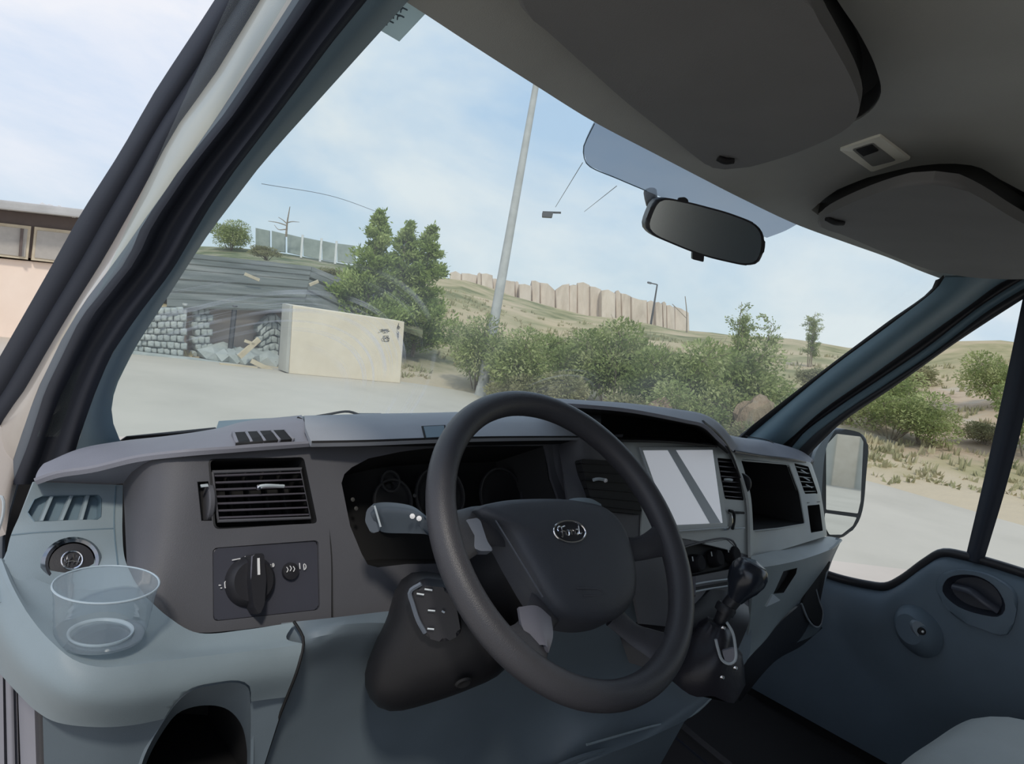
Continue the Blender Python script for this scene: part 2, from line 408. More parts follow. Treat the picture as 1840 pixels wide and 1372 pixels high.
# ---- dry tufts of grass over the slope, too many to count
M_tuft = rough_mat('dry_grass_blades', [(.35, (.25, .26, .14)), (.5, (.40, .37, .23)), (.65, (.52, .46, .32))], .7, .9, 0, .01)
rg = random.Random(21); tv = []; tf = []
for k in range(60000):
    if len(tf) > 42000: break
    px = rg.uniform(-50, 1900); r_ = rg.random()
    e_ = ep[rg.randrange(int(NS*.25), int(NS*.92))]; o_ = (e_-cen).normalized(); q_ = .3+26*rg.random()**1.6; P_ = e_+o_*q_+V((rg.uniform(-1.5, 1.5), rg.uniform(-1.5, 1.5), 0))
    if noise.noise(V((P_.x*.35, P_.y*.35, 9)))+.12 < 0: continue
    zz = hill_z(P_.x, P_.y)
    if zz < .02: continue
    hh = rg.uniform(.07, .22)*(1 if q_ > 3 else .6)
    for b_i in range(5):
        an = rg.uniform(0, 6.28); dx, dy = math.cos(an)*.05, math.sin(an)*.05; lx, ly = rg.uniform(-.14, .14), rg.uniform(-.14, .14); i = len(tv)
        tv += [V((P_.x-dx+lx*.5, P_.y-dy+ly*.5, zz-.02)), V((P_.x+dx+lx*.5, P_.y+dy+ly*.5, zz-.02)), V((P_.x+lx, P_.y+ly, zz+hh))]; tf.append((i, i+1, i+2))
tg_ = mesh('grass_tufts', tv, tf, M_tuft, None, False); tag(tg_, 'dry yellow grass tufts scattered over the hillside', 'grass', kind='stuff')

# ---- trees and shrubs
def leaf_mat(name, a, b, c):
    m = bpy.data.materials.new(name); m.use_nodes = True; nt = m.node_tree; p = nt.nodes['Principled BSDF']; L = nt.links.new
    tc = N(nt, 'ShaderNodeTexCoord'); n1 = N(nt, 'ShaderNodeTexNoise', Scale=1.6, Detail=4.0); L(tc.outputs['Object'], n1.inputs[0])
    r = ramp(nt, [(.35, a), (.5, b), (.65, c)]); L(n1.outputs[0], r.inputs[0]); L(r.outputs[0], p.inputs['Base Color'])
    p.inputs['Roughness'].default_value = .7; p.inputs['Specular IOR Level'].default_value = .2
    tl = N(nt, 'ShaderNodeBsdfTranslucent'); L(r.outputs[0], tl.inputs[0]); ms = N(nt, 'ShaderNodeMixShader', Fac=.35)
    L(p.outputs[0], ms.inputs[1]); L(tl.outputs[0], ms.inputs[2]); L(ms.outputs[0], nt.nodes['Material Output'].inputs[0]); return m
M_con = leaf_mat('conifer_leaf', (.20, .27, .08), (.33, .41, .13), (.50, .56, .24))
M_bush = leaf_mat('bush_leaf', (.20, .25, .09), (.33, .38, .15), (.48, .50, .25))
M_dry = leaf_mat('dry_shrub_leaf', (.26, .26, .13), (.38, .36, .20), (.48, .44, .27))
M_bark = rough_mat('grey_bark', [(.3, (.20, .16, .12)), (.7, (.38, .32, .26))], 14, .9, .6, .02)
def leaf_cloud(samples, size, seed, droop=0.0):
    rg = random.Random(seed); vs = []; fs = []
    for (p, dirn) in samples:
        a = V((rg.gauss(0, 1), rg.gauss(0, 1), rg.gauss(0, 1))).normalized()
        a = (a+dirn*1.1+V((0, 0, -droop))).normalized(); b = a.cross(V((rg.gauss(0, 1), rg.gauss(0, 1), rg.gauss(0, 1)))).normalized()
        s = size*rg.uniform(.6, 1.3); i = len(vs)
        vs += [p, p+a*s*.5+b*s*.2, p+a*s, p+a*s*.5-b*s*.2]; fs.append((i, i+1, i+2, i+3))
    return vs, fs
def make_tree(name, kind, h, r, seed, nl, leaf, trunk_r=.06, mat=None, base=V((0, 0, 0))):
    rg = random.Random(seed); root = empty(name, base); samples = []; bv = []; bf = []
    def limb(a, b, r0_, r1_):
        t = (b-a).normalized(); x = t.orthogonal().normalized(); y = t.cross(x); i = len(bv)
        for (p, rr) in ((a, r0_), (b, r1_)):
            for q in range(5):
                an = q*2*math.pi/5; bv.append(p+x*rr*math.cos(an)+y*rr*math.sin(an))
        for q in range(5): bf.append((i+q, i+(q+1) % 5, i+5+(q+1) % 5, i+5+q))
    if kind == 'conifer':
        stems = [(V((rg.uniform(-.25, .25)*r, rg.uniform(-.25, .25)*r, 0)), h*rg.uniform(.86, 1)) for _ in range(1)]
        for (s0, hh) in stems:
            limb(s0, s0+V((0, 0, hh*.55)), trunk_r, trunk_r*.6); limb(s0+V((0, 0, hh*.55)), s0+V((0, 0, hh)), trunk_r*.6, .008)
            nb = 64
            for k in range(nb):
                t = (k+rg.random())/nb; z = hh*(.06+.93*t); L = r*(1-t)**.95*rg.uniform(.55, 1.2)+.04
                an = rg.uniform(0, 6.283); o = V((math.cos(an), math.sin(an), rg.uniform(.1, .6))).normalized()
                a = s0+V((0, 0, z)); b = a+o*L; limb(a, b, .014, .004)
                for _ in range(int(nl/nb*(.4+1.2*(1-t)))):
                    w = rg.random()**.6; p = a.lerp(b, w)+V((rg.gauss(0, 1), rg.gauss(0, 1), rg.gauss(0, .8)))*(.05+.10*L*(1-w*.5)); samples.append((p, (o+V((0, 0, .5))).normalized()))
    elif kind == 'bush':
        blobs = [(V((rg.uniform(-.6, .6)*r, rg.uniform(-.6, .6)*r, h*rg.uniform(.3, .75))), rg.uniform(.35, .6)*r) for _ in range(9)]
        for (c, br) in blobs:
            limb(V((c.x*.15, c.y*.15, 0)), c, .02, .008)
            for _ in range(4):
                o = V((rg.gauss(0, 1), rg.gauss(0, 1), rg.gauss(.5, .8))).normalized(); limb(c, c+o*br*1.1, .008, .003)
            for _ in range(nl//9):
                o = V((rg.gauss(0, 1), rg.gauss(0, 1), rg.gauss(.15, 1))).normalized(); rr = br*rg.random()**.35
                p = c+V((o.x*rr, o.y*rr, o.z*rr*h/r*.42)); p.z = max(p.z, .03); samples.append((p, o))
    else:   # sparse: an open, upright sapling
        for _ in range(5):
            b0 = V((rg.uniform(-.2, .2)*r, rg.uniform(-.2, .2)*r, 0)); top = b0+V((rg.uniform(-.6, .6)*r, rg.uniform(-.6, .6)*r, h*rg.uniform(.7, 1)))
            limb(b0, top, .03, .006)
            for k in range(16):
                a = b0.lerp(top, rg.uniform(.25, 1)); o = V((rg.gauss(0, 1), rg.gauss(0, 1), rg.gauss(.6, .5))).normalized(); b = a+o*rg.uniform(.2, .5)*r; limb(a, b, .008, .003)
                for _ in range(nl//80): samples.append((a.lerp(b, rg.random())+V((rg.gauss(0, .05), rg.gauss(0, .05), rg.gauss(0, .05))), o))
    vs, fs = leaf_cloud(samples, leaf, seed)
    bw = [v+base for v in bv]; mesh('branches', bw, bf, M_bark, root)
    f = mesh('foliage', [v+base for v in vs], fs, mat or M_con, root, False); f['kind'] = 'stuff'
    return root
def copy_tree(src, name, loc, rz, s, label, cat, group=None):
    r = src.copy(); r.name = name; COL.objects.link(r); r.location = loc; r.rotation_euler = (0, 0, rz); r.scale = (s[0], s[0], s[1])
    for ch in src.children:
        c = ch.copy(); COL.objects.link(c); c.parent = r
    for k in ('label', 'category', 'group'):
        if k in r: del r[k]
    return tag(r, label, cat, group)
def gz(px, py, dist):     # foot of a plant whose base is seen at the pixel, `dist` metres out
    p = at(px, py, d=dist); return V((p.x, p.y, hill_z(p.x, p.y)-.05))

# three tall conifers beside the cream wall
tall = [(688, 378, 18.6, 'tallest pointed conifer nearest the cream yard wall', 1.45), (742, 388, 19.4, 'middle pointed conifer of the clump beside the cream wall', 1.35), (792, 398, 20.0, 'pointed conifer of the clump nearest the big lamp post', 1.3)]
con = None
for k, (px, py, d, lab, r) in enumerate(tall):
    top = at(px, py, d=d); b = V((top.x, top.y, hill_z(top.x, top.y)-.05)); h = top.z-b.z
    t = make_tree('conifer_tree', 'conifer', h, r, 11+k, 16000, .12, .07, M_con, b)
    tag(t, lab, 'tree', 'conifers beside the cream wall')
bush_a = make_tree('shrub', 'bush', 2.0, 1.2, 31, 6500, .10, mat=M_bush, base=gz(930, 690, 16.5))
tag(bush_a, 'green shrub just right of the foot of the big lamp post', 'shrub', 'roadside shrubs')
bush_d = make_tree('shrub', 'bush', 1.1, .8, 33, 4200, .09, mat=M_dry, base=gz(1010, 715, 15.0))
tag(bush_d, 'low yellow-green shrub above the dashboard hood', 'shrub', 'roadside shrubs')
sap = make_tree('sapling', 'sparse', 3.4, .9, 35, 5200, .08, mat=M_bush, base=gz(1335, 690, 17))
tag(sap, 'thin open sapling rising against the sky behind the shrubs', 'tree')
bl = [(860, 675, 17.6, .9, 1.05, 'shrub between the conifer clump and the big lamp post'), (985, 650, 19, 1.1, 1.0, 'rounded green shrub below the stony hill'),
      (1050, 660, 18, 1.0, 1.1, 'green shrub below the highest part of the rock band'), (1110, 690, 16.5, 1.1, 1.1, 'dense shrub left of the distant street lamp'),
      (1165, 675, 17.5, 1.15, 1.25, 'dense shrub under the distant street lamp'), (1215, 700, 16, 1.1, 1.2, 'dark green shrub right of the distant street lamp'),
      (1270, 690, 17, 1.2, 1.3, 'bushy shrub at the left foot of the thin sapling'), (1300, 730, 16.5, 1.0, 1.0, 'grey-green shrub behind the passenger side of the dashboard'),
      (1385, 720, 17, 1.0, .9, 'shrub at the right foot of the thin sapling'), (1240, 740, 14.5, .8, .7, 'low shrub just above the dashboard hood end'),
      (1590, 830, 17.5, .95, .75, 'low shrub right of the door mirror'), (1540, 800, 19, 1.1, 1.0, 'shrub partly behind the door mirror'), (1640, 850, 17, .8, .6, 'small shrub on the verge in the passenger window'),
      (1800, 800, 20, 1.0, .9, 'green shrub left of the dark window divider'), (1835, 870, 16, .9, 1.1, 'green shrub in the rear part of the passenger window')]
for k, (px, py, d, s, sz, lab) in enumerate(bl):
    copy_tree(bush_a, 'shrub', gz(px, py, d), k*1.3, (s, sz), lab, 'shrub', 'roadside shrubs')
for k, (px, py, d, s, sz, lab) in enumerate([(1130, 725, 14.2, 1, .8, 'low yellowish shrub in front of the dense green shrubs'), (1230, 752, 13.3, .9, .6, 'sandy dry shrub at the edge of the dashboard hood'), (1350, 765, 13.4, 1.0, .75, 'dry shrub at the foot of the brown boulder'), (940, 705, 15.2, .9, .8, 'low yellowish shrub right of the lamp post foot'),
                                         (1480, 660, 24, 1.2, .8, 'dry shrub on the slope beside the passenger pillar'), (1620, 700, 26, 1.5, .9, 'dry shrub high in the passenger window'), (1760, 850, 17, .8, .6, 'dry shrub low beside the dark window divider')]):
    copy_tree(bush_d, 'shrub', gz(px, py, d), k*2.1, (s, sz), lab, 'shrub', 'roadside shrubs')
copy_tree(sap, 'sapling', gz(1462, 640, 30), 2, (.9, .75), 'leaning sapling on the skyline beside the passenger pillar', 'tree')

# ---- rock band along the hill top
M_rock = rough_mat('pale_rock', [(.3, (.50, .41, .34)), (.5, (.62, .52, .44)), (.7, (.70, .60, .52))], .8, .95, .9, .2, stretch=(1, 1, .25))
rb = empty('rock_band', at(1000, 560, d=92)); tag(rb, 'pale cracked rock band along the top of the hill', 'rocks')
tops = [(808, 486), (830, 489), (870, 494), (905, 505), (940, 510), (965, 508), (988, 513), (1000, 524), (1012, 514), (1040, 512), (1064, 515), (1090, 520), (1125, 530), (1150, 540), (1180, 540), (1210, 549), (1236, 560)]
bots = [(808, 520), (870, 530), (930, 545), (1000, 562), (1060, 574), (1120, 582), (1180, 592), (1236, 602)]
def interp(L, x):
    for (a, b), (c, d) in zip(L, L[1:]):
        if x <= c: return b+(d-b)*(x-a)/(c-a)
    return L[-1][1]
x = 808
rg = random.Random(5)
while x < 1232:
    w = rg.uniform(7, 30); x2 = min(x+w, 1238); d = 90+rg.uniform(-1.5, 1.5); j = rg.uniform(-4, 3)
    c = [at(x, interp(tops, x)+j+rg.uniform(-2, 2), d=d), at((x+x2)/2, interp(tops, (x+x2)/2)+j-rg.uniform(0, 4), d=d-.6), at(x2, interp(tops, x2)+j+rg.uniform(-2, 2), d=d),
         at(x2+rg.uniform(-1, 2), interp(bots, x2)+12, d=d-1), at(x+rg.uniform(-1, 2), interp(bots, x)+12, d=d-1)]
    o = slab('rock', c, M_rock, rb, 0, 2.5, .12, 1); x = x2-.4

# ---- lamp posts, wires
M_pole = rough_mat('galvanised_steel', [(.3, (.42, .42, .41)), (.7, (.55, .55, .54))], 3, .5, .1, .005)
M_darkmetal = plastic('dark_metal', (.09, .09, .095), .5, 0)
lp = empty('lamp_post', gz(866, 700, 16.8)); tag(lp, 'tall tapering pale steel lamp post seen through the windscreen', 'lamp post')
pb = at(865, 705, d=16.8); pb.z = lp.location.z
pt_ = at(968, 130, d=16.8)
pole_top = V((pb.x, pb.y, 0))+V((0, 0, pt_.z+1.4)); off = V((pt_.x-pb.x, pt_.y-pb.y, 0))
pole_top += off
tube('pole', [pb, pb.lerp(pole_top, .5), pole_top], lambda t: .135-.075*t, M_pole, lp, 20, 14)
lathe('base_plate', [(.0, 0), (.24, 0), (.24, .06), (.16, .08), (.14, .3), (.0, .3)], M_pole, lp, c=(pb.x, pb.y, pb.z))
arm_e = pole_top+V((-1.1, -.5, .35))
tube('arm', [pole_top, pole_top+V((-.4, -.2, .25)), arm_e], .035, M_pole, lp, 12, 8)
box('lamp_head', arm_e+V((-.2, -.1, 0)), (.6, .22, .1), M_pole, lp, .03, rz=.4)
def small_lamp(name, p0, p1, p2, lab):
    e = empty(name, p0); tag(e, lab, 'street lamp'); tube('pole', [p0, p1], lambda t: .11-.05*t, M_darkmetal, e, 6, 8)
    tube('arm', [p1, p1.lerp(p2, .6)], .05, M_darkmetal, e, 4, 6); a = p1.lerp(p2, .55); b = p2
    tube('lamp_head', [a, a.lerp(b, .5), b], lambda t: .14 if .1 < t < .9 else .07, M_darkmetal, e, 8, 8, flat=.5)
small_lamp('street_lamp', at(1168, 592, d=62), at(1181, 511, d=62), at(1163, 507, d=62), 'distant dark street lamp with a short arm on the hill')
hg = empty('hanging_lamp', at(985, 384, d=24)); tag(hg, 'small lamp hung from overhead wires right of the tall lamp post', 'lamp')
tube('arm', [at(975, 381, d=24), at(1008, 382, d=24)], .035, M_darkmetal, hg, 6, 6)
slab('lamp_head', rnd([at(974, 382, d=24), at(994, 382, d=24), at(992, 391, d=24), at(974, 390, d=24)], .03), M_darkmetal, hg, .08, .08, .02)
for (a, b, da, db, lab) in [((1047, 292), (998, 372), 14, 24, 'thin wire running up from the hanging lamp to the tint strip'), ((1108, 334), (1050, 380), 14, 26, 'thin wire ending in the sky right of the hanging lamp'), ((470, 330), (690, 385), 30, 40, 'faint overhead cable above the shed')]:
    p, q = at(*a, d=da), at(*b, d=db)
    if a[0] == 470: mid = p.lerp(q, .5)+V((0, 0, .25))
    else: mid = p.lerp(q, .5)
    w = tube('wire', [p, mid, q], .008 if a[0] != 470 else .012, M_darkmetal, None, 16, 5); tag(w, lab, 'cable')

# ---- cream yard wall
YW = 13.4
ww = empty('yard_wall', at(620, 680, y=YW)); tag(ww, 'cream rendered yard wall beside the conifers, with scribbled marks', 'wall')
A, B, Cc, Dd = at(527, 548, y=YW), at(727, 578, y=YW), at(720, 684, y=YW), at(520, 668, y=YW)
for p in (Cc, Dd): p.z = 0
slab('render_slab', [A, B, Cc, Dd], M_cream, ww, 0, .45, .02)
slab('wall_end', [at(521, 548, y=YW), A, Dd, at(513, 668, y=YW)], rough_mat('grey_render', [(.3, (.42, .41, .38)), (.7, (.5, .49, .45))], 2, .9, .2, .02), ww, -.01, .4, .02)
M_scrib = plastic('black_marker', (.08, .08, .08), .8, 0)
rg = random.Random(3)
for (cx, cy, sx, sy, n) in [(690, 595, 11, 4, 5), (692, 608, 9, 5, 6), (716, 588, 3, 8, 4), (715, 603, 3, 8, 4)]:
    for k in range(n):
        pts = [at(cx+rg.uniform(-sx, sx), cy+rg.uniform(-sy, sy), y=YW-.005) for _ in range(4)]
        tube('scribble', pts, .0045, M_scrib, ww, 12, 4)
# ---- the open shed with its roof, stone wall and rubble
YS = 14.6
sh = empty('shed', at(420, 650, y=YS)); tag(sh, 'dark open-fronted lean-to shed left of the cream wall', 'shed')
M_stone = rough_mat('blue_grey_stone', [(.3, (.34, .37, .36)), (.7, (.52, .54, .52))], 3, .95, .8, .05)
M_back = rough_mat('pinkish_plaster', [(.3, (.50, .43, .39)), (.7, (.60, .52, .47))], .8, .9, .2, .02)
M_roofb = rough_mat('weathered_board', [(.3, (.10, .11, .10)), (.55, (.18, .19, .175)), (.75, (.28, .275, .25))], 1.5, .9, .6, .05, stretch=(.3, 1, 3))
M_timber = rough_mat('raw_timber', [(.3, (.52, .44, .32)), (.7, (.68, .60, .46))], 5, .85, .3, .01)
slab('back_wall', [at(335, 552, y=YS+.7), at(540, 558, y=YS+.7), at(540, 672, y=YS+.7), at(335, 655, y=YS+.7)], M_back, sh, 0, .2)
def quadrow(name, n, P0, P1, Q0, Q1, mat, par, th, gap=.04, jit=.02, bev=.01, kids=None):
    """n strips between edge P0-P1 and edge Q0-Q1"""
    for i in range(n):
        a, b = (i+gap)/n, (i+1-gap)/n; j = rg.uniform(-jit, jit)
        slab(name, [P0.lerp(P1, a), P0.lerp(P1, b), Q0.lerp(Q1, b), Q0.lerp(Q1, a)], mat, par, j, th, bev)
# roof: long boards stepping up the slope
rf0, rf1 = at(300, 548, y=YS), at(545, 556, y=YS)
rk0, rk1 = at(300, 452, y=YS+3.5), at(560, 480, y=YS+3.5)
quadrow('roof_board', 9, rf0, rk0, rf1, rk1, M_roofb, sh, .06, .03, .04)
r20, r21 = at(545, 556, y=YS), at(706, 640, y=YS+.6)
s20, s21 = at(560, 480, y=YS+3.5), at(705, 540, y=YS+3.5)
quadrow('roof_board', 7, r20, s20, r21, s21, M_roofb, sh, .06, .03, .05)
for px in (333, 422, 512):
    a, b = at(px, 545+(px-333)*.04, y=YS+.1), at(px-11, 640+(px-333)*.13, y=YS+.1); b.z = 0
    tube('post', [a, b], .055, M_pole if px == 333 else M_darkmetal, sh, 4, 6)
# stone wall of the shed: individual stones
def stones(par, x0, x1, ya, yb, n, m_, yy, mat, seed):
    r_ = random.Random(seed)
    for i in range(n):
        for j in range(m_):
            a, b = lerp(x0, x1, (i+(j % 2)*.5)/n), lerp(x0, x1, (i+1+(j % 2)*.5)/n)
            t0, t1 = j/m_, (j+1)/m_
            q = []
            for (xx, tt) in ((a, t0), (b, t0), (b, t1), (a, t1)):
                yl = lerp(ya(xx), yb(xx), tt); q.append((xx, yl))
            cx = sum(k[0] for k in q)/4; cy = sum(k[1] for k in q)/4
            q = [at(cx+(u-cx)*.92+r_.uniform(-.5, .5), cy+(v-cy)*.9+r_.uniform(-.5, .5), y=yy) for u, v in q]
            slab('stone', q, mat, par, r_.uniform(0, .07), .25, .03, 1)
stones(sh, 236, 330, lambda x: 556-(x-236)*.05, lambda x: 642+(x-236)*.12, 8, 8, YS-.1, M_stone, 1)
stones(sh, 345, 378, lambda x: 552, lambda x: 656, 3, 8, YS+.2, M_stone, 2)
stones(sh, 462, 516, lambda x: 560+abs(x-492)*.9, lambda x: 668, 5, 8, YS+.3, M_stone, 4)
kb = slab('kerb', [at(200, 628, y=YS-.4), at(516, 664, y=YS-.4), at(516, 672, y=YS-.4), at(200, 640, y=YS-.4)], M_stone, None, 0, .3, .03); tag(kb, 'low kerb along the foot of the shed', 'kerb')
# rubble heap and planks
rh = empty('rubble_heap', at(445, 655, y=YS)); tag(rh, 'heap of broken grey stones at the open front of the shed', 'rubble')
for k in range(26):
    px = rg.uniform(370, 512); py = 662-(px-370)*-.03-rg.uniform(0, 26)*(.4+.6*math.sin((px-370)/142*3.1)); c = at(px, py, y=YS-.1+rg.uniform(0, .5)); s = rg.uniform(.18, .42)
    bm = bmesh.new(); bmesh.ops.create_icosphere(bm, subdivisions=1, radius=s)
    for v in bm.verts: v.co = V((v.co.x*1.3, v.co.y, v.co.z*.6))*rg.uniform(.8, 1.2)
    c.z = max(c.z-.1, s*.3); bm.transform(Matrix.Translation(c) @ Matrix.Rotation(rg.uniform(0, 3), 4, 'Z'))
    o = bm_obj('stone', bm, M_stone, rh, False)
for (a, b, w, lab) in [((430, 641), (466, 609), .09, 'pale plank leaning on the rubble in the shed'), ((395, 655), (462, 662), .07, 'long pale plank lying flat before the rubble'), ((452, 648), (492, 668), .08, 'pale plank lying slantwise near the cream wall'), ((440, 492), (466, 503), .06, 'short pale plank lying on the shed roof'), ((556, 512), (572, 505), .06, 'short pale board end on the roof above the cream wall'), ((440, 612), (458, 618), .05, 'short pale plank end beside the leaning plank')]:
    yy = YS-.75 if a[1] > 560 else YS+1.2
    p, q = at(*a, y=yy), at(*b, y=yy); t = (q-p).normalized(); u = t.cross(V((0, 1, 0))).normalized()*w*.6
    o = slab('plank', [p-u, q-u, q+u, p+u], M_timber, None, .02, .03, .005); tag(o, lab, 'plank')
# embankment with a panel fence above the shed
M_emb = rough_mat('scrubby_bank', [(.35, (.12, .15, .08)), (.5, (.24, .25, .15)), (.65, (.36, .33, .24))], .9, .95, 1, .3)
M_pan = rough_mat('grey_green_panel', [(.3, (.26, .30, .28)), (.7, (.40, .44, .42))], 2, .9, .4, .03)
fe = empty('panel_fence', at(550, 470, d=30)); tag(fe, 'grey-green panel fence with white posts on the bank above the shed', 'fence')
fx = [457, 486, 514, 543, 577, 604, 640]; ft = [408, 413, 419, 425, 431, 436, 440]; fb = [446, 450, 453, 459, 466, 470, 474]
for i in range(6):
    slab('panel', [at(fx[i]+2, ft[i]+1, d=30), at(fx[i+1]-2, ft[i+1]+1, d=30), at(fx[i+1]-2, fb[i+1], d=30), at(fx[i]+2, fb[i], d=30)], M_pan, fe, 0, .1, .02)
for i in (3, 4, 5):
    tube('post', [at(fx[i]+1, ft[i]-3, d=29.8), at(fx[i]-2, fb[i]+4, d=29.8)], .05, M_white, fe, 4, 6)
bk = sheet('bank', [[at(250, 440, d=33), at(457, 448, d=31), at(640, 478, d=31), at(760, 500, d=31)], [at(250, 455, d=28), at(457, 470, d=26), at(640, 500, d=26), at(760, 530, d=26)], [at(250, 520, d=19), at(457, 520, d=19), at(640, 560, d=19), at(760, 600, d=19)]], M_emb, None, 40, 10, .1)
tag(bk, 'scrubby bank between the shed roof and the panel fence', 'bank', kind='structure')
hm = copy_tree(bush_a, 'shrub', V(tuple(at(415, 455, d=30))), .5, (1.0, .75), 'shrub on the bank left of the panel fence', 'shrub', 'roadside shrubs')
for k, (px, py) in enumerate([(330, 470), (480, 462), (590, 500), (650, 520)]):
    copy_tree(bush_d, 'shrub', V(tuple(at(px, py+6, d=26))), k*1.9, (.9, .5), ['dry scrub at the left end of the bank', 'dry scrub just under the fence panels', 'dry scrub above the shed roof near the conifers', 'dry scrub against the conifer clump'][k], 'shrub', 'scrub on the bank')
ds = empty('dead_sapling', at(518, 415, d=29)); tag(ds, 'bare branching dead sapling in front of the panel fence', 'tree')
P = lambda a, b: at(a, b, d=29)
tube('trunk', [P(514, 425), P(516, 400), P(521, 371)], lambda t: .05-.035*t, M_bark, ds, 10, 5)
for a, b, c in [((515, 405), (500, 400), (482, 397)), ((516, 400), (525, 398), (538, 399)), ((516, 402), (508, 395), (500, 390)), ((514, 412), (500, 412), (493, 404))]:
    tube('branch', [P(*a), P(*b), P(*c)], lambda t: .03-.02*t, M_bark, ds, 8, 4)
dt = empty('dead_stick', on_hill(1233, 596)); tag(dt, 'bare dead stick on the hill right of the distant street lamp', 'stick')
tube('stem', [at(1234, 600, d=58), at(1234, 560, d=58), at(1231, 532, d=58)], lambda t: .07-.04*t, M_bark, dt, 8, 5)
tube('twig', [at(1234, 572, d=58), at(1222, 560, d=58), at(1208, 546, d=58)], .03, M_bark, dt, 6, 4)
# brown eroded patch and boulder seen above the dash
for (px, py, d, cz, rx_, rz_, sd_, lab) in [(1364, 712, 14.6, .60, .46, .62, (0, 0, 0), 'brown boulder among the shrubs beside the passenger pillar'), (1188, 738, 13.9, .34, .34, .50, (4, 1, 2), 'low sandy boulder just above the dashboard hood')]:
    bo = bmesh.new(); bmesh.ops.create_icosphere(bo, subdivisions=3, radius=1); pc = at(px, py, d=d); pc.z = cz
    for v in bo.verts:
        k = 1+noise.noise(v.co*1.7+V(sd_))*.35+noise.noise(v.co*5+V(sd_))*.08; v.co = V((v.co.x*rx_*k, v.co.y*.4*k, v.co.z*rz_*k))
    bo.transform(Matrix.Translation(pc)); o = bm_obj('boulder', bo, M_soil, angle=25); tag(o, lab, 'boulder')
nt = M_hill.node_tree; b_ = nt.nodes['Principled BSDF']; L = nt.links.new
ge_ = N(nt, 'ShaderNodeNewGeometry'); col0 = b_.inputs['Base Color'].links[0].from_socket
nz1 = N(nt, 'ShaderNodeTexNoise', Scale=.5, Detail=6.0, Roughness=.65); L(ge_.outputs['Position'], nz1.inputs[0])
sc1 = ramp(nt, [(.35, (.36, .27, .19)), (.5, (.52, .40, .29)), (.68, (.50, .46, .39))]); L(nz1.outputs[0], sc1.inputs[0])
cur = col0
for pxy, rad in (((1690, 770), 3.6), ((1730, 720), 3.0), ((1640, 770), 2.2)):
    pc = on_hill(*pxy); vd = N(nt, 'ShaderNodeVectorMath', operation='DISTANCE'); vd.inputs[1].default_value = tuple(pc); L(ge_.outputs['Position'], vd.inputs[0])
    dn1 = N(nt, 'ShaderNodeMath', operation='MULTIPLY_ADD'); L(nz1.outputs[0], dn1.inputs[0]); dn1.inputs[1].default_value = 5.0; L(vd.outputs['Value'], dn1.inputs[2])
    mr = N(nt, 'ShaderNodeMapRange'); mr.inputs[1].default_value = rad+2.2; mr.inputs[2].default_value = rad+3.2; mr.inputs[3].default_value = 1; mr.inputs[4].default_value = 0; L(dn1.outputs[0], mr.inputs[0])
    mx_ = N(nt, 'ShaderNodeMixRGB'); L(mr.outputs[0], mx_.inputs[0]); L(cur, mx_.inputs[1]); L(sc1.outputs[0], mx_.inputs[2]); cur = mx_.outputs[0]
sz = N(nt, 'ShaderNodeSeparateXYZ'); L(ge_.outputs['Position'], sz.inputs[0])
mz = N(nt, 'ShaderNodeMath', operation='MULTIPLY_ADD'); L(nz1.outputs[0], mz.inputs[0]); mz.inputs[1].default_value = .8; L(sz.outputs[2], mz.inputs[2])
mr = N(nt, 'ShaderNodeMapRange'); mr.inputs[1].default_value = .5; mr.inputs[2].default_value = .85; mr.inputs[3].default_value = 1; mr.inputs[4].default_value = 0; L(mz.outputs[0], mr.inputs[0])
mx_ = N(nt, 'ShaderNodeMixRGB'); mx_.inputs[2].default_value = (.54, .45, .33, 1); L(mr.outputs[0], mx_.inputs[0]); L(cur, mx_.inputs[1]); L(mx_.outputs[0], b_.inputs['Base Color'])

# ---- cream building to the left, beyond the open door
YB = 15.0
bd = empty('building', at(60, 600, y=YB)); tag(bd, 'cream building with brown-framed windows under a flat roof', 'building')
M_peach = rough_mat('peach_render', [(.3, (.86, .70, .58)), (.7, (.95, .80, .68))], 1, .9, .1, .02)
M_brown = plastic('brown_frame_metal', (.13, .10, .09), .5, 0); M_win = plastic('dusty_pane', (.45, .42, .38), .25, 0, spec=.6)
def bp(px, py, o=0): return at(px, py, y=YB-o)
slab('wall', [bp(-700, 395), bp(190, 482), bp(170, 650), bp(-700, 620)], M_peach, bd, 0, 5, .03)
slab('window_band', [bp(-700, 300, .02), bp(190, 397, .02), bp(178, 478, .02), bp(-700, 375, .02)], M_brown, bd, .02, 4.9, .02)
slab('roof', [bp(-700, 278, .5), bp(195, 381, .5), bp(194, 396, .5), bp(-700, 300, .5)], M_pole, bd, .05, 5.5, .04)
for i, px in enumerate([-380, -290, -200, -110, -20, 70]):
    w = 76; yl = lambda x: 394+(x-0)*.112
    fr = slab('window_frame', [bp(px-8, yl(px-8)+6, .08), bp(px+w, yl(px+w)+6, .08), bp(px+w-6, yl(px+w)+66, .08), bp(px-14, yl(px-8)+66, .08)], M_white if False else M_timber, bd, .03, .05, .01)
    slab('pane', [bp(px-3, yl(px-3)+12, .12), bp(px+w-6, yl(px+w-6)+12, .12), bp(px+w-11, yl(px+w)+61, .12), bp(px-8, yl(px-3)+61, .12)], M_win, fr, .005, .02)
    tube('mullion', [bp(px+60, yl(px+60)+12, .16), bp(px+56, yl(px+60)+62, .16)], .03, M_brown, fr, 3, 4)
rg = random.Random(9)
M_tangle = M_bark
for k in range(16):
    x0 = rg.uniform(-20, 150); y0 = 368+x0*.112; y0 -= rg.uniform(-2, 5)
    o = tube('roof_scrap', [bp(x0, y0+6, .3), bp(x0+rg.uniform(4, 14), y0-rg.uniform(0, 8), .3), bp(x0+rg.uniform(12, 30), y0+rg.uniform(-2, 6), .3)], .022, M_white, bd, 8, 4)
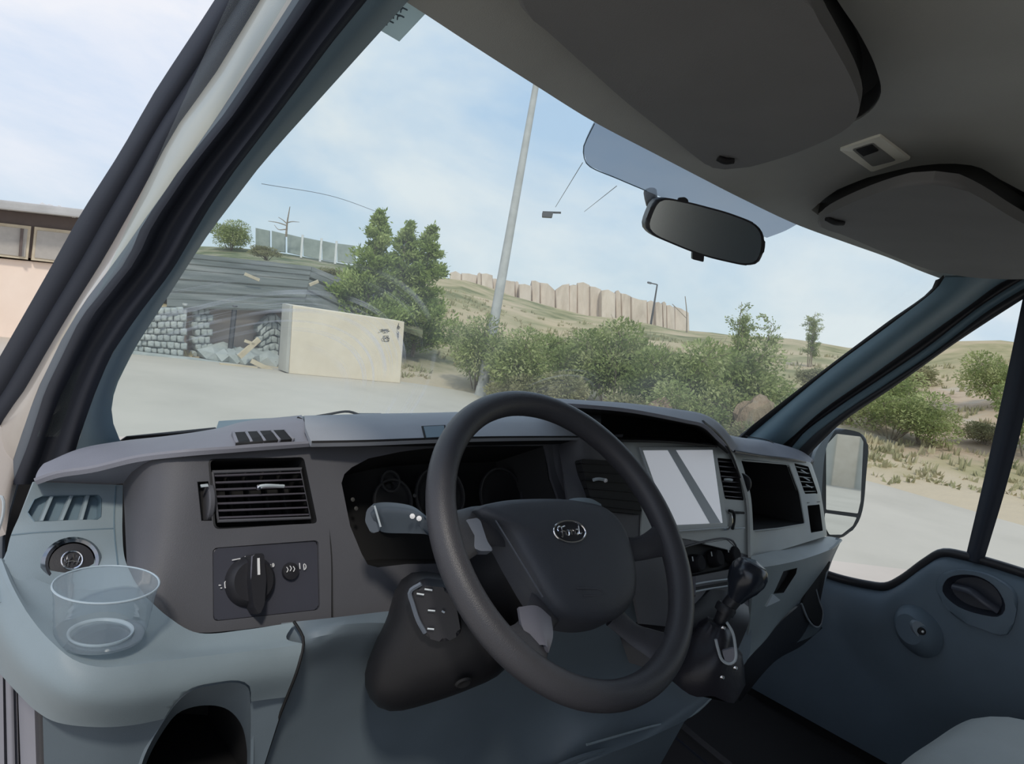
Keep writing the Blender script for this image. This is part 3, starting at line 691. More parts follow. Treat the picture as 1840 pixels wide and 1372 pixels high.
# a grey block behind the van: what the passenger door mirror reflects
rbld = empty('office_block', (14, -62, 0)); tag(rbld, 'grey office block reflected in the passenger door mirror', 'building')
M_conc = rough_mat('grey_render_wall', [(.3, (.50, .50, .45)), (.7, (.60, .59, .53))], .6, .9, .1, .02)
box('wall', (14, -62, 2.7), (60, 8, 5.4), M_conc, rbld)
box('doorway', (5.5, -57.95, 2.4), (1.6, .3, 4.8), M_cream, rbld, .02)
wnd = plastic('block_window', (.16, .18, .20), .2, 0, spec=.6)
for i in range(16):
    for j in range(2):
        xw = -14+i*2.6
        if abs(xw-5.5) > 1.6: box('window', (xw, -57.98, 1.4+j*2.3), (1.8, .1, 1.3), wnd, rbld, .02)

# ================================================================= THE VAN: SHELL
M_glassW = None
def LL(name): return lambda y, L=LINES[name]: interp_y(L, y)
def interp_y(L, y):
    if y <= L[0][0]: (a, b), (c, d) = L[0], L[1]; return b+(d-b)*(y-a)/(c-a)
    for (a, b), (c, d) in zip(L, L[1:]):
        if y <= c: return b+(d-b)*(y-a)/(c-a)
    (a, b), (c, d) = L[-2], L[-1]; return b+(d-b)*(y-a)/(c-a)
EB, ET = V((-.818, .517, 1.534)), V((-.712, .055, 2.034))
ER_B, ER_T = V((.818, .517, 1.534)), V((.712, .055, 2.034))
def depth_on(A, B, py):
    lo, hi = -.6, 1.8
    for _ in range(40):
        m_ = (lo+hi)/2
        if proj(A.lerp(B, m_))[1] > py: lo = m_
        else: hi = m_
    p = A.lerp(B, lo); return (p-CAM).dot(fw)
dE = lambda y: depth_on(EB, ET, y)
LINES = {
 'L0': [(-80, 435), (0, 386), (165, 277), (268, 219), (384, 145), (500, 80), (640, 0), (800, -95), (1000, -200)],
 'L1': [(-80, 515), (0, 467), (136, 384), (231, 314), (355, 248), (463, 187), (557, 128), (629, 85), (700, 44), (760, 0), (870, -45), (1000, -75)],
 'L2': [(-80, 575), (0, 525), (207, 392), (309, 321), (402, 254), (475, 204), (533, 157), (609, 111), (700, 67), (782, 38), (846, 17), (956, 0), (1000, -8), (1250, -20), (1400, -10)],
 'L3': [(-80, 600), (0, 549), (200, 415), (300, 335), (408, 262), (460, 242), (516, 198), (574, 152), (644, 117), (700, 90), (817, 52), (863, 32), (901, 22), (962, 4), (1250, 4), (1400, 10)],
 'L4': [(-80, 715), (0, 661), (58, 611), (194, 508), (318, 413), (379, 372), (487, 309), (562, 251), (635, 201), (700, 173), (758, 152), (808, 136), (870, 118)],
 'L5': [(-80, 805), (0, 735), (255, 505), (300, 466), (422, 373), (548, 292), (626, 242), (690, 210), (723, 201), (750, 201), (770, 206), (793, 217), (820, 232)]}
def dtab(L): return lambda y: interp_y(L, y)
dn = {'L5': dE, 'L4': lambda y: dE(y)-.045, 'L3': lambda y: dE(y)-.045, 'L2': lambda y: dE(y)-.02, 'L1': lambda y: dE(y)+.03, 'L0': lambda y: dE(y)+.08}
def strip(name, a, b, y0, y1, mat, par, bul=.008, n=34, da=0, db=0, thick=.006, rows=7, fa=0, fb=1):
    R = []
    for k in range(rows):
        t = k/(rows-1); tt = lerp(fa, fb, t); row = []
        for i in range(n):
            y = lerp(y0, y1, i/(n-1)); x = lerp(LL(a)(y), LL(b)(y), tt); d = lerp(dn[a](y)+da, dn[b](y)+db, tt)-bul*math.sin(math.pi*t)
            row.append(at(x, y, d=d))
        R.append(row)
    return sheet(name, R, mat, par, n=n, thick=thick)
tl = empty('trim_1', EB); tag(tl, 'driver side windscreen pillar with teal trim, black seals and painted flange', kind='structure')
strip('pillar_trim', 'L4', 'L5', -230, 812, M_teal, tl, .012)
strip('door_seal', 'L3', 'L4', -230, 870, M_rubber, tl, .012, fa=-.10, fb=.30)
strip('door_seal', 'L3', 'L4', -230, 870, M_rubber, tl, -.006, fa=.30, fb=.62)
strip('door_seal', 'L3', 'L4', -230, 870, M_rubber, tl, .010, fa=.62, fb=1.0)
strip('seal_lip', 'L2', 'L3', -230, 1400, M_seal, tl, .008)
strip('painted_flange', 'L1', 'L2', -230, 1000, M_paint, tl, .010)
# the open driver's door: its window frame stands just beyond the pillar
dr = empty('door_1', at(200, 400, d=.95)); tag(dr, 'open driver door, its dark window frame beside the windscreen pillar', kind='structure')
strip('window_frame', 'L0', 'L1', -230, 900, M_rubber, dr, .012, fa=0, fb=.55, thick=.02)
strip('frame_seal', 'L0', 'L1', -230, 900, M_seal if False else M_rubber, dr, .009, fa=.55, fb=1.02, thick=.02)
M_pdark = plastic('door_inner_paint', (.40, .36, .33), .35, 0)
sheet('door_edge', [[at(-90, 740, d=1.0), at(0, 765, d=1.0), at(28, 800, d=1.0), at(20, 900, d=1.0)], [at(-90, 900, d=.98), at(-30, 910, d=.98), at(-5, 930, d=.98), at(10, 960, d=.98)]], M_pdark, dr, 14, 6, .02)
tube('door_hinge', [at(-5, 890, d=.93), at(4, 893, d=.93), at(6, 920, d=.93), at(-5, 960, d=.93)], .002, M_satin, dr, 10, 6)

# windscreen
HDR = [(640, -60), (735, 0), (850, 76), (965, 150), (1070, 216), (1180, 274), (1260, 316), (1340, 357), (1437, 403), (1530, 437), (1600, 462), (1660, 487), (1695, 500)]
def hdr_pt(px, py, dz=0): return at(px, py, z=2.034+dz)
Hc = [hdr_pt(*p) for p in HDR]
bowT = lambda x: .055+.165*(1-min(1, abs(x)/.712)**2)
bowB = lambda x: .517+.20*(1-min(1, abs(x)/.818)**2)
rows = []
for k in range(9):
    t = k/8; row = []
    for i in range(17):
        u = i/16*2-1; xb, xt = u*.90, u*.84
        row.append(V((lerp(xb, xt, t), lerp(bowB(xb)+.02, bowT(xt)-.012, t), lerp(1.50, 2.085, t)+.012*math.sin(math.pi*t))))
    rows.append(row)
piv1 = tuple(at(425, 905, y=.55)-V((0, .4, 1.8))); piv2 = tuple(at(985, 750, y=.66)-V((0, .4, 1.8)))
M_gl = glass_mat('windscreen_glass', (.86, .94, .91), .085, [(piv1, .27, .46, .40, 55, 0), (piv2, .08, .165, .30, 100, 0)])
wn = empty('window_1', (0, .4, 1.8)); tag(wn, 'dusty windscreen with curved wiper smears', kind='structure')
sheet('pane', rows, M_gl, wn, 33, thick=0)
# black perimeter seal of the windscreen on the passenger side
RP = {'g0': [(503, 1681), (520, 1673), (579, 1593), (667, 1476), (777, 1335), (800, 1307)], 'g1': [(498, 1697), (515, 1686), (582, 1601), (664, 1490), (780, 1350), (803, 1322)],
      'g2': [(497, 1822), (509, 1796), (550, 1740), (617, 1646), (676, 1564), (738, 1476), (785, 1423), (798, 1407), (835, 1366)],
      'g3': [(492, 1855), (503, 1836), (547, 1766), (626, 1663), (676, 1589), (735, 1501), (779, 1443), (805, 1422), (842, 1388)],
      'g4': [(505, 1862), (555, 1780), (632, 1678), (690, 1592), (742, 1514), (785, 1458), (812, 1432), (846, 1400)],
      'g5': [(520, 1866), (538, 1837), (614, 1720), (694, 1608), (758, 1514), (788, 1482), (814, 1456), (850, 1425)]}
def rp(k, t):
    P_ = catmull([V((x, y, 0)) for y, x in RP[k]], 30); i = min(int(t*29), 28); q = P_[i].lerp(P_[i+1], t*29-i); return q.x, q.y
dR0 = lambda y: depth_on(ER_B, ER_T, y)
def right_pt(k, t, off=0):
    x, y = rp(k, t)
    if k in ('g0', 'g1'): return at(x, y, d=dR0(y)-(.012 if k == 'g1' else 0)-off)
    if k == 'g5': p = at(x, y, x=.868); return p
    a, b = rp('g1', t), rp('g5', t); da = dR0(a[1])-.012; pb = at(b[0], b[1], x=.868); db = (pb-CAM).dot(fw)
    w = {'g2': .62, 'g3': .72, 'g4': .80}[k]; return at(x, y, d=lerp(da, db, w)-off)
tr = empty('trim_2', ER_B); tag(tr, 'passenger side windscreen pillar, teal trim with ridged door seal', kind='structure')
def rstrip(name, a, b, mat, bul, fa=0, fb=1, oa=0, ob=0, th=.008):
    R = []
    for k in range(7):
        t = k/6; tt = lerp(fa, fb, t); row = []
        for i in range(30):
            s_ = i/29; p, q = right_pt(a, s_, oa), right_pt(b, s_, ob); c = p.lerp(q, tt); row.append(c-(c-CAM).normalized()*bul*math.sin(math.pi*t))
        R.append(row)
    return sheet(name, R, mat, tr, n=30, thick=th)
rstrip('glass_seal', 'g0', 'g1', M_pit, .003)
rstrip('pillar_trim', 'g1', 'g2', M_tealR, .035)
rstrip('door_seal', 'g2', 'g3', M_black, -.012)
rstrip('seal_ridge', 'g3', 'g4', M_tealR, .006)
rstrip('window_seal', 'g4', 'g5', M_black, .006)

# headliner
ce = empty('ceiling', (0, -.6, 2.1)); tag(ce, 'grey fabric headliner over the cab', kind='structure')
def hrow(dy, dz, flat=None):
    out = []
    for p in Hc:
        out.append(V((p.x, p.y+dy, p.z+dz)))
    return out
xs = [-.86+1.76*i/12 for i in range(13)]
HR = [hrow(.004, -.001), hrow(-.012, -.004), hrow(-.035, .012), hrow(-.075, .034),
      [V((x, .02-.03*abs(x), 2.085-.03*max(0, abs(x)-.55))) for x in xs], [V((x, -.18, 2.105-.10*max(0, abs(x)-.6))) for x in xs], [V((x, -.6, 2.115-.10*max(0, abs(x)-.6))) for x in xs], [V((x, -2.2, 2.12)) for x in xs]]
sheet('headliner_panel', HR, M_head, ce, 60, 40, .02, toward=V((0, -.3, 1.5)))
# roof over the headliner edge (keeps the sky out behind the trim)
rf = sheet('outer_roof', [[V((x, y+(bowT(x)-.2 if y > 0 else 0), z)) for x in (-.93, -.5, 0, .5, .90)] for y, z in ((.205, 2.10), (.08, 2.17), (-.6, 2.25), (-2.2, 2.26))], M_paint, ce, 12, 8, .01)
sheet('corner_fillet', [[at(1690, 502, d=1.80), at(1740, 504, d=1.76), at(1796, 511, d=1.70), at(1826, 500, d=1.66), at(1880, 494, d=1.6)], [at(1690, 470, d=1.79), at(1740, 470, d=1.72), at(1796, 470, d=1.66), at(1826, 460, d=1.6), at(1880, 450, d=1.55)]], M_head, ce, 16, 5, .02)

# passenger side: door with panel, windows, divider
XD = .868
dp = empty('door_2', (XD, -.1, 1.25)); tag(dp, 'passenger door, dark blue panel with winder boss and oval handle recess', kind='structure')
sill = [(1400, 985), (1445, 1012), (1484, 1034), (1560, 1054), (1594, 1057), (1622, 1044), (1665, 1013), (1695, 997), (1735, 1003), (1790, 1018), (1860, 1040), (2000, 1080), (2300, 1170)]
S0 = [at(a, b, x=XD) for a, b in sill]
def lower(dy, dx): return [V((XD-dx, p.y, p.z-dy)) for p in S0]
bot = [V((XD-.01, p.y, .85)) for p in S0]; mid = [V((XD-.035, p.y, min(p.z-.14, 1.14))) for p in S0]
sheet('door_panel', [lower(-.0, -.012), lower(.004, .01), lower(.025, .035), lower(.07, .045), mid, [V((XD-.02, p.y, 1.0)) for p in S0], bot], M_door, dp, 80, 30, .02)
tube('window_seal', [p+V((-.004, 0, .006)) for p in S0], .011, M_black, dp, 90, 8)
# black divider between the two panes
dv = [(1868, 395), (1838, 535), (1812, 660), (1775, 830), (1734, 1004)]; dv2 = [(1918, 395), (1885, 540), (1852, 700), (1812, 860), (1766, 1014)]
sheet('window_divider', [[at(a, b, x=XD-.005) for a, b in dv], [at((a+c)/2, (b+d_)/2, x=XD-.022) for (a, b), (c, d_) in zip(dv, dv2)], [at(a, b, x=XD-.005) for a, b in dv2]], M_rubber, dp, 24, 9, .02)
sheet('window_header', [[at(1838, 532, x=XD), at(1900, 500, x=XD), at(2100, 480, x=XD)], [at(1830, 505, x=XD-.01), at(1895, 470, x=XD-.01), at(2100, 440, x=XD-.01)]], M_black, dp, 10, 4, .02)
rr = box('trim_4', (.885, -1.22, 2.075), (.05, 2.0, .10), M_black, None, .01); tag(rr, kind='structure', label='black rail above the passenger side windows')
M_gs = glass_mat('side_window_glass', (.90, .95, .93), .012)
w2 = empty('window_2', (XD, 0, 1.6)); tag(w2, 'clear front pane of the passenger door window', kind='structure')
mesh('pane', [V((XD+.006, .55, 1.20)), V((XD+.006, -.10, 1.36)), V((XD+.006, -.08, 2.06)), V((XD+.006, .55, 1.62))], [(0, 1, 2, 3)], M_gs, w2)
w3 = empty('window_3', (XD, -.4, 1.6)); tag(w3, 'rear pane of the passenger side window behind the divider', kind='structure')
mesh('pane', [V((XD+.006, -.10, 1.36)), V((XD+.006, -.9, 1.34)), V((XD+.006, -.9, 2.06)), V((XD+.006, -.08, 2.06))], [(0, 1, 2, 3)], M_gs, w3)
pn = next(o for o in bpy.data.objects if o.name.startswith('door_panel'))
BVd = BVHTree.FromPolygons([tuple(v.co+dp.location) for v in pn.data.vertices], [tuple(p.vertices) for p in pn.data.polygons])
xs_h = min(BVd.ray_cast(CAM, ray(a, b))[0].x for a, b in [(1690, 1035), (1760, 1070), (1820, 1110), (1740, 1120), (1800, 1060), (1700, 1090)])-.002
xs_w = BVd.ray_cast(CAM, ray(1652, 1130))[0].x
# oval handle recess
DP = lambda a, b, o=0: at(a, b, x=xs_h-o)
hs = catmull([DP(*p) for p in [(1683, 1060), (1688, 1035), (1710, 1024), (1770, 1030), (1822, 1062), (1826, 1105), (1806, 1142), (1770, 1130), (1720, 1110)]], 30, True)
hsur = slab('handle_surround', hs, M_door, dp, .006, .012, .006, nrm=(-1, 0, 0))
ho = catmull([DP(*p, .006) for p in [(1694, 1062), (1702, 1040), (1726, 1032), (1760, 1036), (1790, 1056), (1806, 1090), (1796, 1106), (1766, 1104), (1720, 1088)]], 30, True)
cut(hsur, ho, nrm=(-1, 0, 0), depth=.035, front=.02); cut(pn, ho, nrm=(-1, 0, 0), depth=.06, front=.03)
pocket('recess', ho, .026, plastic('handle_recess', (.035, .04, .055), .4, .1), hsur, .8, nrm=(-1, 0, 0), front=.0005)
tube('door_handle', [at(1712, 1052, x=xs_h+.002), at(1745, 1062, x=xs_h-.006), at(1775, 1084, x=xs_h-.006), at(1794, 1096, x=xs_h+.002)], .009, plastic('handle_dark', (.05, .055, .075), .35, 0), dp, 14, 8, flat=.5)
# winder boss with bright knob cap
cb = at(1650, 1130, x=xs_w+.004)
lathe('winder_boss', [(.052, 0), (.046, .018), (.034, .040), (.028, .046), (.0, .047)], M_door, dp, c=cb, axis=(-1, .15, .1), n=28, sx=1.25)
lathe('winder_disc', [(.026, 0), (.024, .012), (.0, .013)], plastic('winder_grey', (.21, .25, .29), .4, 0), dp, c=cb+V((-.036, -.012, .010)), axis=(-.8, -.62, .2), n=24, sx=.60, xdir=(0, 1, -1))
lathe('winder_stud', [(.009, 0), (.008, .006), (.0, .008)], M_pit, dp, c=cb+V((-.046, -.020, .012)), axis=(-.8, -.6, .2), n=16)
lathe('stud_cap', [(.003, 0), (.0, .003)], M_white, dp, c=cb+V((-.053, -.025, .014)), axis=(-.8, -.6, .2), n=10)

# rear of the cab: partition, driver side body behind the door opening
wb = box('wall_back', (0, -2.2, 1.5), (1.86, .05, 1.4), M_door); tag(wb, kind='structure', label='dark partition at the back of the cab')
wl_ = box('wall_left', (-.93, -1.75, 1.5), (.05, .95, 1.4), M_door); tag(wl_, kind='structure', label='inner body side behind the driver door opening')
# floor, bulkhead
fl = box('floor', (0, -.7, .80), (1.8, 3.0, .04), M_floor); tag(fl, kind='structure', label='dark rubber cab floor')
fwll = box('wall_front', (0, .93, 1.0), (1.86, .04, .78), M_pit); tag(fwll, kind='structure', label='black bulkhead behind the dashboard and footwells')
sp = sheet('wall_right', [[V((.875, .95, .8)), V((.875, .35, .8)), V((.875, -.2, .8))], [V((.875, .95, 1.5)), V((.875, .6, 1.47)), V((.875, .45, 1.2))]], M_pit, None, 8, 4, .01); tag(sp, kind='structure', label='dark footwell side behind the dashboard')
ra = box('wall_right', (.885, -1.30, 1.07), (.03, 1.8, .56), M_door); tag(ra, kind='structure', label='inner body side behind the passenger door')
# carpeted tunnel lines in the passenger footwell
tn = empty('floor_tunnel', (.1, -.2, .85)); tag(tn, kind='structure', label='dark carpeted engine tunnel between the footwells')
sheet('carpet', [[V((.20, .9, 1.25)), V((.16, .3, 1.06)), V((.14, -.9, .98))], [V((.30, .9, 1.18)), V((.27, .3, .98)), V((.25, -.9, .88))], [V((.36, .9, .86)), V((.33, .3, .83)), V((.30, -.9, .82))]], plastic('tunnel_carpet', (.03, .03, .034), .9, .6, 500), tn, 30, 12, .01)
for dx in (0, .03):
    tube('rib', [V((.315+dx, .7, .99)), V((.29+dx, .2, .93)), V((.27+dx, -.5, .88))], .006, M_rubber, tn, 16, 6)
# driver door sill strips in the bottom left corner
ds_ = empty('trim_3', (-.93, .2, 1.1)); tag(ds_, 'black and grey door aperture strips below the dashboard end', kind='structure')
def vstrip(name, xa, xb, y0, y1, mat, da, db, bul=.003):
    R = []
    for k in range(5):
        t = k/4; R.append([at(lerp(xa[0], xb[0], t), y0, d=lerp(da, db, t)-bul*math.sin(math.pi*t)), at(lerp(xa[1], xb[1], t), y1, d=lerp(da, db, t)-bul*math.sin(math.pi*t))])
    sheet(name, R, mat, ds_, n=12, thick=.01)
M_sillg = plastic('sill_grey', (.23, .23, .26), .5, .1)
vstrip('painted_edge', (-60, -70), (4, 8), 1150, 1400, M_sillg, .80, .80)
vstrip('rubber_strip', (4, 8), (8, 14), 1150, 1400, M_black, .81, .81)
vstrip('grey_strip', (8, 14), (22, 28), 1150, 1400, M_sillg, .80, .80)
vstrip('rubber_strip', (22, 28), (29, 38), 1150, 1400, M_black, .81, .81)
vstrip('grey_strip', (29, 38), (58, 66), 1150, 1400, M_sillg, .80, .79)
vstrip('rubber_strip', (58, 66), (80, 84), 1150, 1400, M_black, .79, .78, .006)

# ================================================================= DASHBOARD
da = empty('dashboard', (0, .3, 1.0)); tag(da, 'wide van dashboard in grey and blue-grey plastic under the windscreen', 'dashboard')
def xy(L, y): return [at(a, b, y=y) if len_ == 2 else at(a, b, y=c) for (a, b, *r) in L for len_ in [2+len(r)] for c in [r[0] if r else None]]
def cy(L): return [at(a, b, y=c) for a, b, c in L]
# upper fascia, driver side and centre (dark)
top = [(221, 862, .34), (240, 846, .295), (275, 826, .262), (330, 812, .250), (430, 804, .25), (565, 797, .25), (760, 790, .25), (1015, 784, .25), (1120, 780, .25)]
def fz(p, z, y0=.25): return V((p.x, y0+SL*(z-1.56), z))
T = cy(top)
Bm = [at(228, 1015, y=.235), at(248, 1052, y=.200)]+[FD(*p) for p in [(283, 1092), (326, 1129), (353, 1136), (430, 1131), (500, 1122), (600, 1110), (694, 1099), (800, 1088), (1040, 1060)]]
fu = sheet('driver_fascia', [T, Bm], M_dark, da, 60, 14, .005)
# --- driver side air vent
vent_o = [FD(*p) for p in [(377, 826), (545, 821), (570, 940), (387, 948)]]
VN = V((0, -1, SL)).normalized()
cut(fu, rnd(vent_o, .006), nrm=VN)
av = empty('air_vent', FD(470, 885)); av.parent = da; av.location = FD(470, 885)-da.location
def under(par):   # world location of a chain of empties
    p = V(); q = par
    while q: p += q.location; q = q.parent
    return p
pocket('vent_housing', rnd(vent_o, .006), .05, M_pit, av, .92, nrm=VN, front=.0008)
vi = [FD(*p, -.004) for p in [(381, 848), (541, 842), (557, 930), (392, 936)]]
tube('vent_frame', vi+[vi[0]], .0022, M_dark, av, n=5, smooth_path=False)
def slats(par, q, n, mat, th=.0022, dep=.012, nrm=VN, name='slat'):
    for i in range(n):
        t = (i+.5)/n; a = q[0].lerp(q[3], t); b = q[1].lerp(q[2], t); u = (q[3]-q[0]).normalized()*th
        slab(name, [a-u*.5, b-u*.5, b+u*.5, a+u*.5], mat, par, 0, dep, .0004, 1, nrm=nrm)
M_slat = plastic('vent_slat_plastic', (.075, .07, .085), .4, 0)
slats(av, vi, 7, M_slat)
for t in (.2, .4, .6, .8):
    a = vi[0].lerp(vi[1], t); b = vi[3].lerp(vi[2], t); slab('vane', [a, a+V((.001, 0, 0)), b+V((.001, 0, 0)), b], M_pit, av, -.013, .028, nrm=VN)
tube('direction_tab', [FD(463, 874, .003), FD(475, 872, .006), FD(510, 873, .003)], .0022, M_satin, av, 8, 6)
lathe('tab_button', [(.0035, 0), (.003, .003), (0, .004)], M_chrome, av, c=FD(465, 875, .002), axis=VN, n=12)
wo = [FD(*p) for p in [(355, 866), (374, 865), (380, 934), (362, 934)]]
cut(fu, wo, nrm=VN, depth=.02)
pocket('wheel_slot', wo, .014, M_pit, av, .95, nrm=VN, front=.0008)
lathe('thumbwheel', [(.0235, -.0036), (.025, -.002), (.025, .002), (.0235, .0036)], M_dark, av, c=FD(369, 902, -.018), axis=(1, 0, 0), n=30)
slab('wheel_mark', [FD(361, 870, .006), FD(373, 869, .006), FD(374, 874, .006), FD(362, 875, .006)], M_satin, av, .001, .003)
# --- light switch panel
sw = [FD(*p) for p in [(382, 984), (572, 970), (575, 1095), (383, 1116)]]
cut(fu, rnd(sw, .006), nrm=VN, depth=.03)
sp_ = empty('switch_panel', FD(478, 1042)); sp_.parent = da; sp_.location = FD(478, 1042)-da.location
sc_ = sum(sw, V())/4
slab('panel_plate', rnd([sc_+(p-sc_)*.985 for p in sw], .005), plastic('switch_plate', (.052, .054, .070), .45, .2), sp_, -.0015, .02, .0015)
kc = FD(450, 1044)
ux = V((1, 0, 0)); uyv = V((0, SL, 1)).normalized()
rs = lathe('rotary_switch', [(.0285, 0), (.0275, .004), (.024, .010), (.022, .012), (0, .0125)], M_black, sp_, c=kc-VN*.001, axis=VN, n=40)
rs.name = 'rotary_switch'
hb = [kc+ux*a+uyv*b+VN*.012 for a, b in [(-.006, .029), (.0065, .029), (.0085, .0), (.006, -.026), (0, -.037), (-.006, -.026), (-.0085, 0)]]
kn = slab('switch_grip', rnd(hb, .003), M_black, rs, .012, .012, .003, nrm=VN)
ug = lambda a, b, h=.0246: kc+ux*a+uyv*b+VN*h
slab('pointer_line', [ug(-.0012, .024), ug(.0012, .024), ug(.0014, .006), ug(-.0014, .006)], M_white, rs, .0003, .001, nrm=VN)
tube('grip_highlight', [ug(-.0062, .027, .023), ug(-.0075, .005, .023), ug(-.005, -.022, .022)], .0011, plastic('grip_edge', (.14, .14, .17), .3, 0), rs, 8, 5)
def mark(px, py, s, w=.0008, par=None, f=FD, off=.0008, seed=0):
    """small printed lamp symbol: a D shape with rays"""
    c = f(px, py, off); pts = [c+ux*(s*math.cos(a))*.8+uyv*(s*math.sin(a)) for a in [-1.5, -.8, 0, .8, 1.5]]
    return tube('symbol', pts+[pts[0]], w, M_white, par, 12, 4)
for (a, b, s) in [(404, 1050, .0035), (546, 1018, .0035), (490, 1015, .002)]: mark(a, b, s, .0006, sp_)
for (a, b, c_, d_) in [(417, 1006, 432, 1003), (440, 1000, 450, 997), (455, 1001, 473, 1000), (393, 1051, 397, 1051), (538, 1011, 539, 1022), (482, 1017, 487, 1014), (396, 1056, 399, 1056)]:
    tube('symbol', [FD(a, b, .0008), FD(c_, d_, .0008)], .0007, M_white, sp_, 2, 4)
fk = lathe('fog_lamp_knob', [(.010, 0), (.0095, .004), (.0, .005)], M_black, sp_, c=FD(521, 1026, .0), axis=VN, n=24)
for k, (dx, dy) in enumerate([(-.004, .001), (0, .002), (.004, .001)]):
    c0 = FD(521, 1024, .006)+ux*dx+uyv*dy; tube('symbol', [c0+uyv*.003, c0+ux*.0018, c0-uyv*.003], .0006, M_white, fk, 5, 4)
# --- instrument recess
ir = [FD(*p) for p in [(612, 868), (617, 852), (630, 840), (660, 824), (717, 812), (765, 806), (860, 802), (975, 802), (985, 860), (1000, 900), (1010, 1000), (900, 1012), (730, 1013), (678, 1019), (660, 1014), (649, 995), (628, 945)]]
cut(fu, ir, nrm=VN, depth=.06)
ic = empty('instrument_cluster', FD(800, 900)); ic.parent = da; ic.location = FD(800, 900)-da.location
pocket('cluster_housing', ir, .085, M_pit, ic, .86, nrm=VN, front=.001)
for (px, py, r_) in [(705, 900, .032), (790, 890, .045), (900, 890, .045), (700, 865, .016)]:
    g = lathe('gauge_ring', [(r_, 0), (r_, .004), (r_-.003, .004), (r_-.003, 0)], plastic('gauge_grey', (.035, .035, .038), .3, 0), ic, c=FD(px, py, -.055), axis=VN, n=36)
    lathe('gauge_dial', [(r_*.92, 0), (0, .001)], M_black, g, c=FD(px, py, -.056), axis=VN, n=36)
for px, py in [(634, 897), (640, 913), (745, 890)]:
    lathe('warning_lamp', [(.003, 0), (0, .001)], plastic('lamp_grey', (.07, .07, .07), .4, 0), ic, c=FD(px, py, -.045), axis=VN, n=10)
# right of the cluster: bright pillar and inner vent
sheet('cluster_cheek', [[FD(975, 797, .003), FD(990, 850, .004), FD(1018, 900, .004)], [FD(1000, 795, .012), FD(1018, 850, .014), FD(1035, 905, .012)], [FD(1030, 795, .004), FD(1040, 850, .004), FD(1050, 900, .004)]], M_dark, da, 12, 8, .004)
iv = [FC(*p) for p in [(1040, 825), (1135, 830), (1150, 925), (1062, 915)]]
sheet('centre_shroud', [[FD(1000, 788, .0), FC(1050, 788, 0), FC(1098, 790, -.003)], [FC(1020, 900, -.003), FC(1100, 900, -.003), FC(1156, 900, -.003)], [FD(1025, 1062), FC(1090, 1062, -.003), FC(1156, 1062, -.003)]], M_dark, da, 12, 8, .004)
a2 = empty('air_vent', FC(1095, 870)); a2.parent = da; a2.location = FC(1095, 870)-da.location
slab('vent_housing', rnd(iv, .006), M_pit, a2, .004, .01, .002)
slats(a2, [p+VN*.006 for p in iv], 6, M_pit)
tube('direction_tab', [FC(1066, 862, .012), FC(1074, 860, .014), FC(1088, 862, .013)], .0028, M_satin, a2, 6, 6)
lathe('tab_button', [(.0035, 0), (.003, .003), (0, .004)], M_white, a2, c=FC(1087, 863, .014), axis=VN, n=12)
# vertical seam between end section and cluster section
tube('seam', [FD(565, 799, .0003), FD(578, 880, .0003), FD(594, 980, .0003), FD(597, 1108, .0003)], .0013, M_pit, da, 16, 5)

# --- top pad / brow
brow = [(62, 864, .31), (100, 851, .30), (165, 841, .285), (245, 822, .262), (330, 812, .240), (430, 805, .235), (560, 796, .235)]
bup = [(78, 833, .36), (140, 808, .37), (216, 794, .37), (292, 785, .35), (388, 772, .32), (440, 762, .30), (545, 753, .285)]
brear = [at(a, b, y=c) for a, b, c in [(86, 834, .42), (148, 809, .47), (222, 797, .55), (300, 791, .58), (390, 778, .62), (442, 768, .64), (545, 759, .66)]]
mid1 = [(66, 850, .325), (108, 833, .33), (180, 818, .32), (260, 805, .30), (345, 792, .28), (432, 785, .262), (553, 776, .258)]
tp = sheet('brow_top', [cy(brow), cy(mid1), cy(bup), brear], M_brow, da, 50, 22, .005)
under_b = [(66, 866, .34), (100, 868, .345), (150, 870, .345), (222, 868, .335), (280, 832, .27), (430, 810, .256), (560, 802, .252)]
sheet('brow_underside', [cy(brow), cy(under_b)], M_brow, da, 40, 6, .003)
# cluster hood
h_front = [(560, 796, .225), (660, 794, .215), (765, 790, .210), (880, 787, .21), (1010, 786, .21), (1080, 786, .21)]
h_mid = [(550, 772, .245), (660, 769, .24), (765, 767, .235), (880, 764, .235), (1010, 762, .235), (1080, 764, .235)]
h_back = [(547, 751, .29), (660, 747, .30), (765, 745, .30), (880, 742, .30), (1010, 742, .30), (1080, 742, .30)]
hrear = [at(a, b, y=c) for a, b, c in [(547, 757, .66), (660, 752, .68), (765, 750, .70), (880, 748, .70), (1010, 748, .70), (1080, 748, .70)]]
hd = sheet('cluster_hood', [cy(h_front), cy(h_mid), cy(h_back), hrear], M_top, da, 40, 18, .006)
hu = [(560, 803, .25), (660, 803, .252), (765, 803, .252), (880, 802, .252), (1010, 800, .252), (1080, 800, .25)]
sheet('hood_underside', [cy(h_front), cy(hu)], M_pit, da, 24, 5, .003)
tube('seam', cy([(535, 750, .30), (548, 757, .285), (555, 775, .255), (562, 797, .232)]), .0016, M_pit, da, 16, 5)
sheet('hood_step', [cy([(388, 771, .345), (440, 760, .335), (520, 754, .33), (548, 753, .32)]), cy([(393, 756, .38), (440, 753, .38), (520, 749, .38), (552, 747, .36)])], M_teal, da, 18, 5, .006)
def top_surface(px, py):
    r = (BVt.ray_cast(CAM, ray(px, py))); return r[0]
BVt = BVHTree.FromPolygons([tuple(v.co+da.location) for v in tp.data.vertices], [tuple(p.vertices) for p in tp.data.polygons])
dq = [(418, 781), (511, 776), (526, 793), (423, 800)]
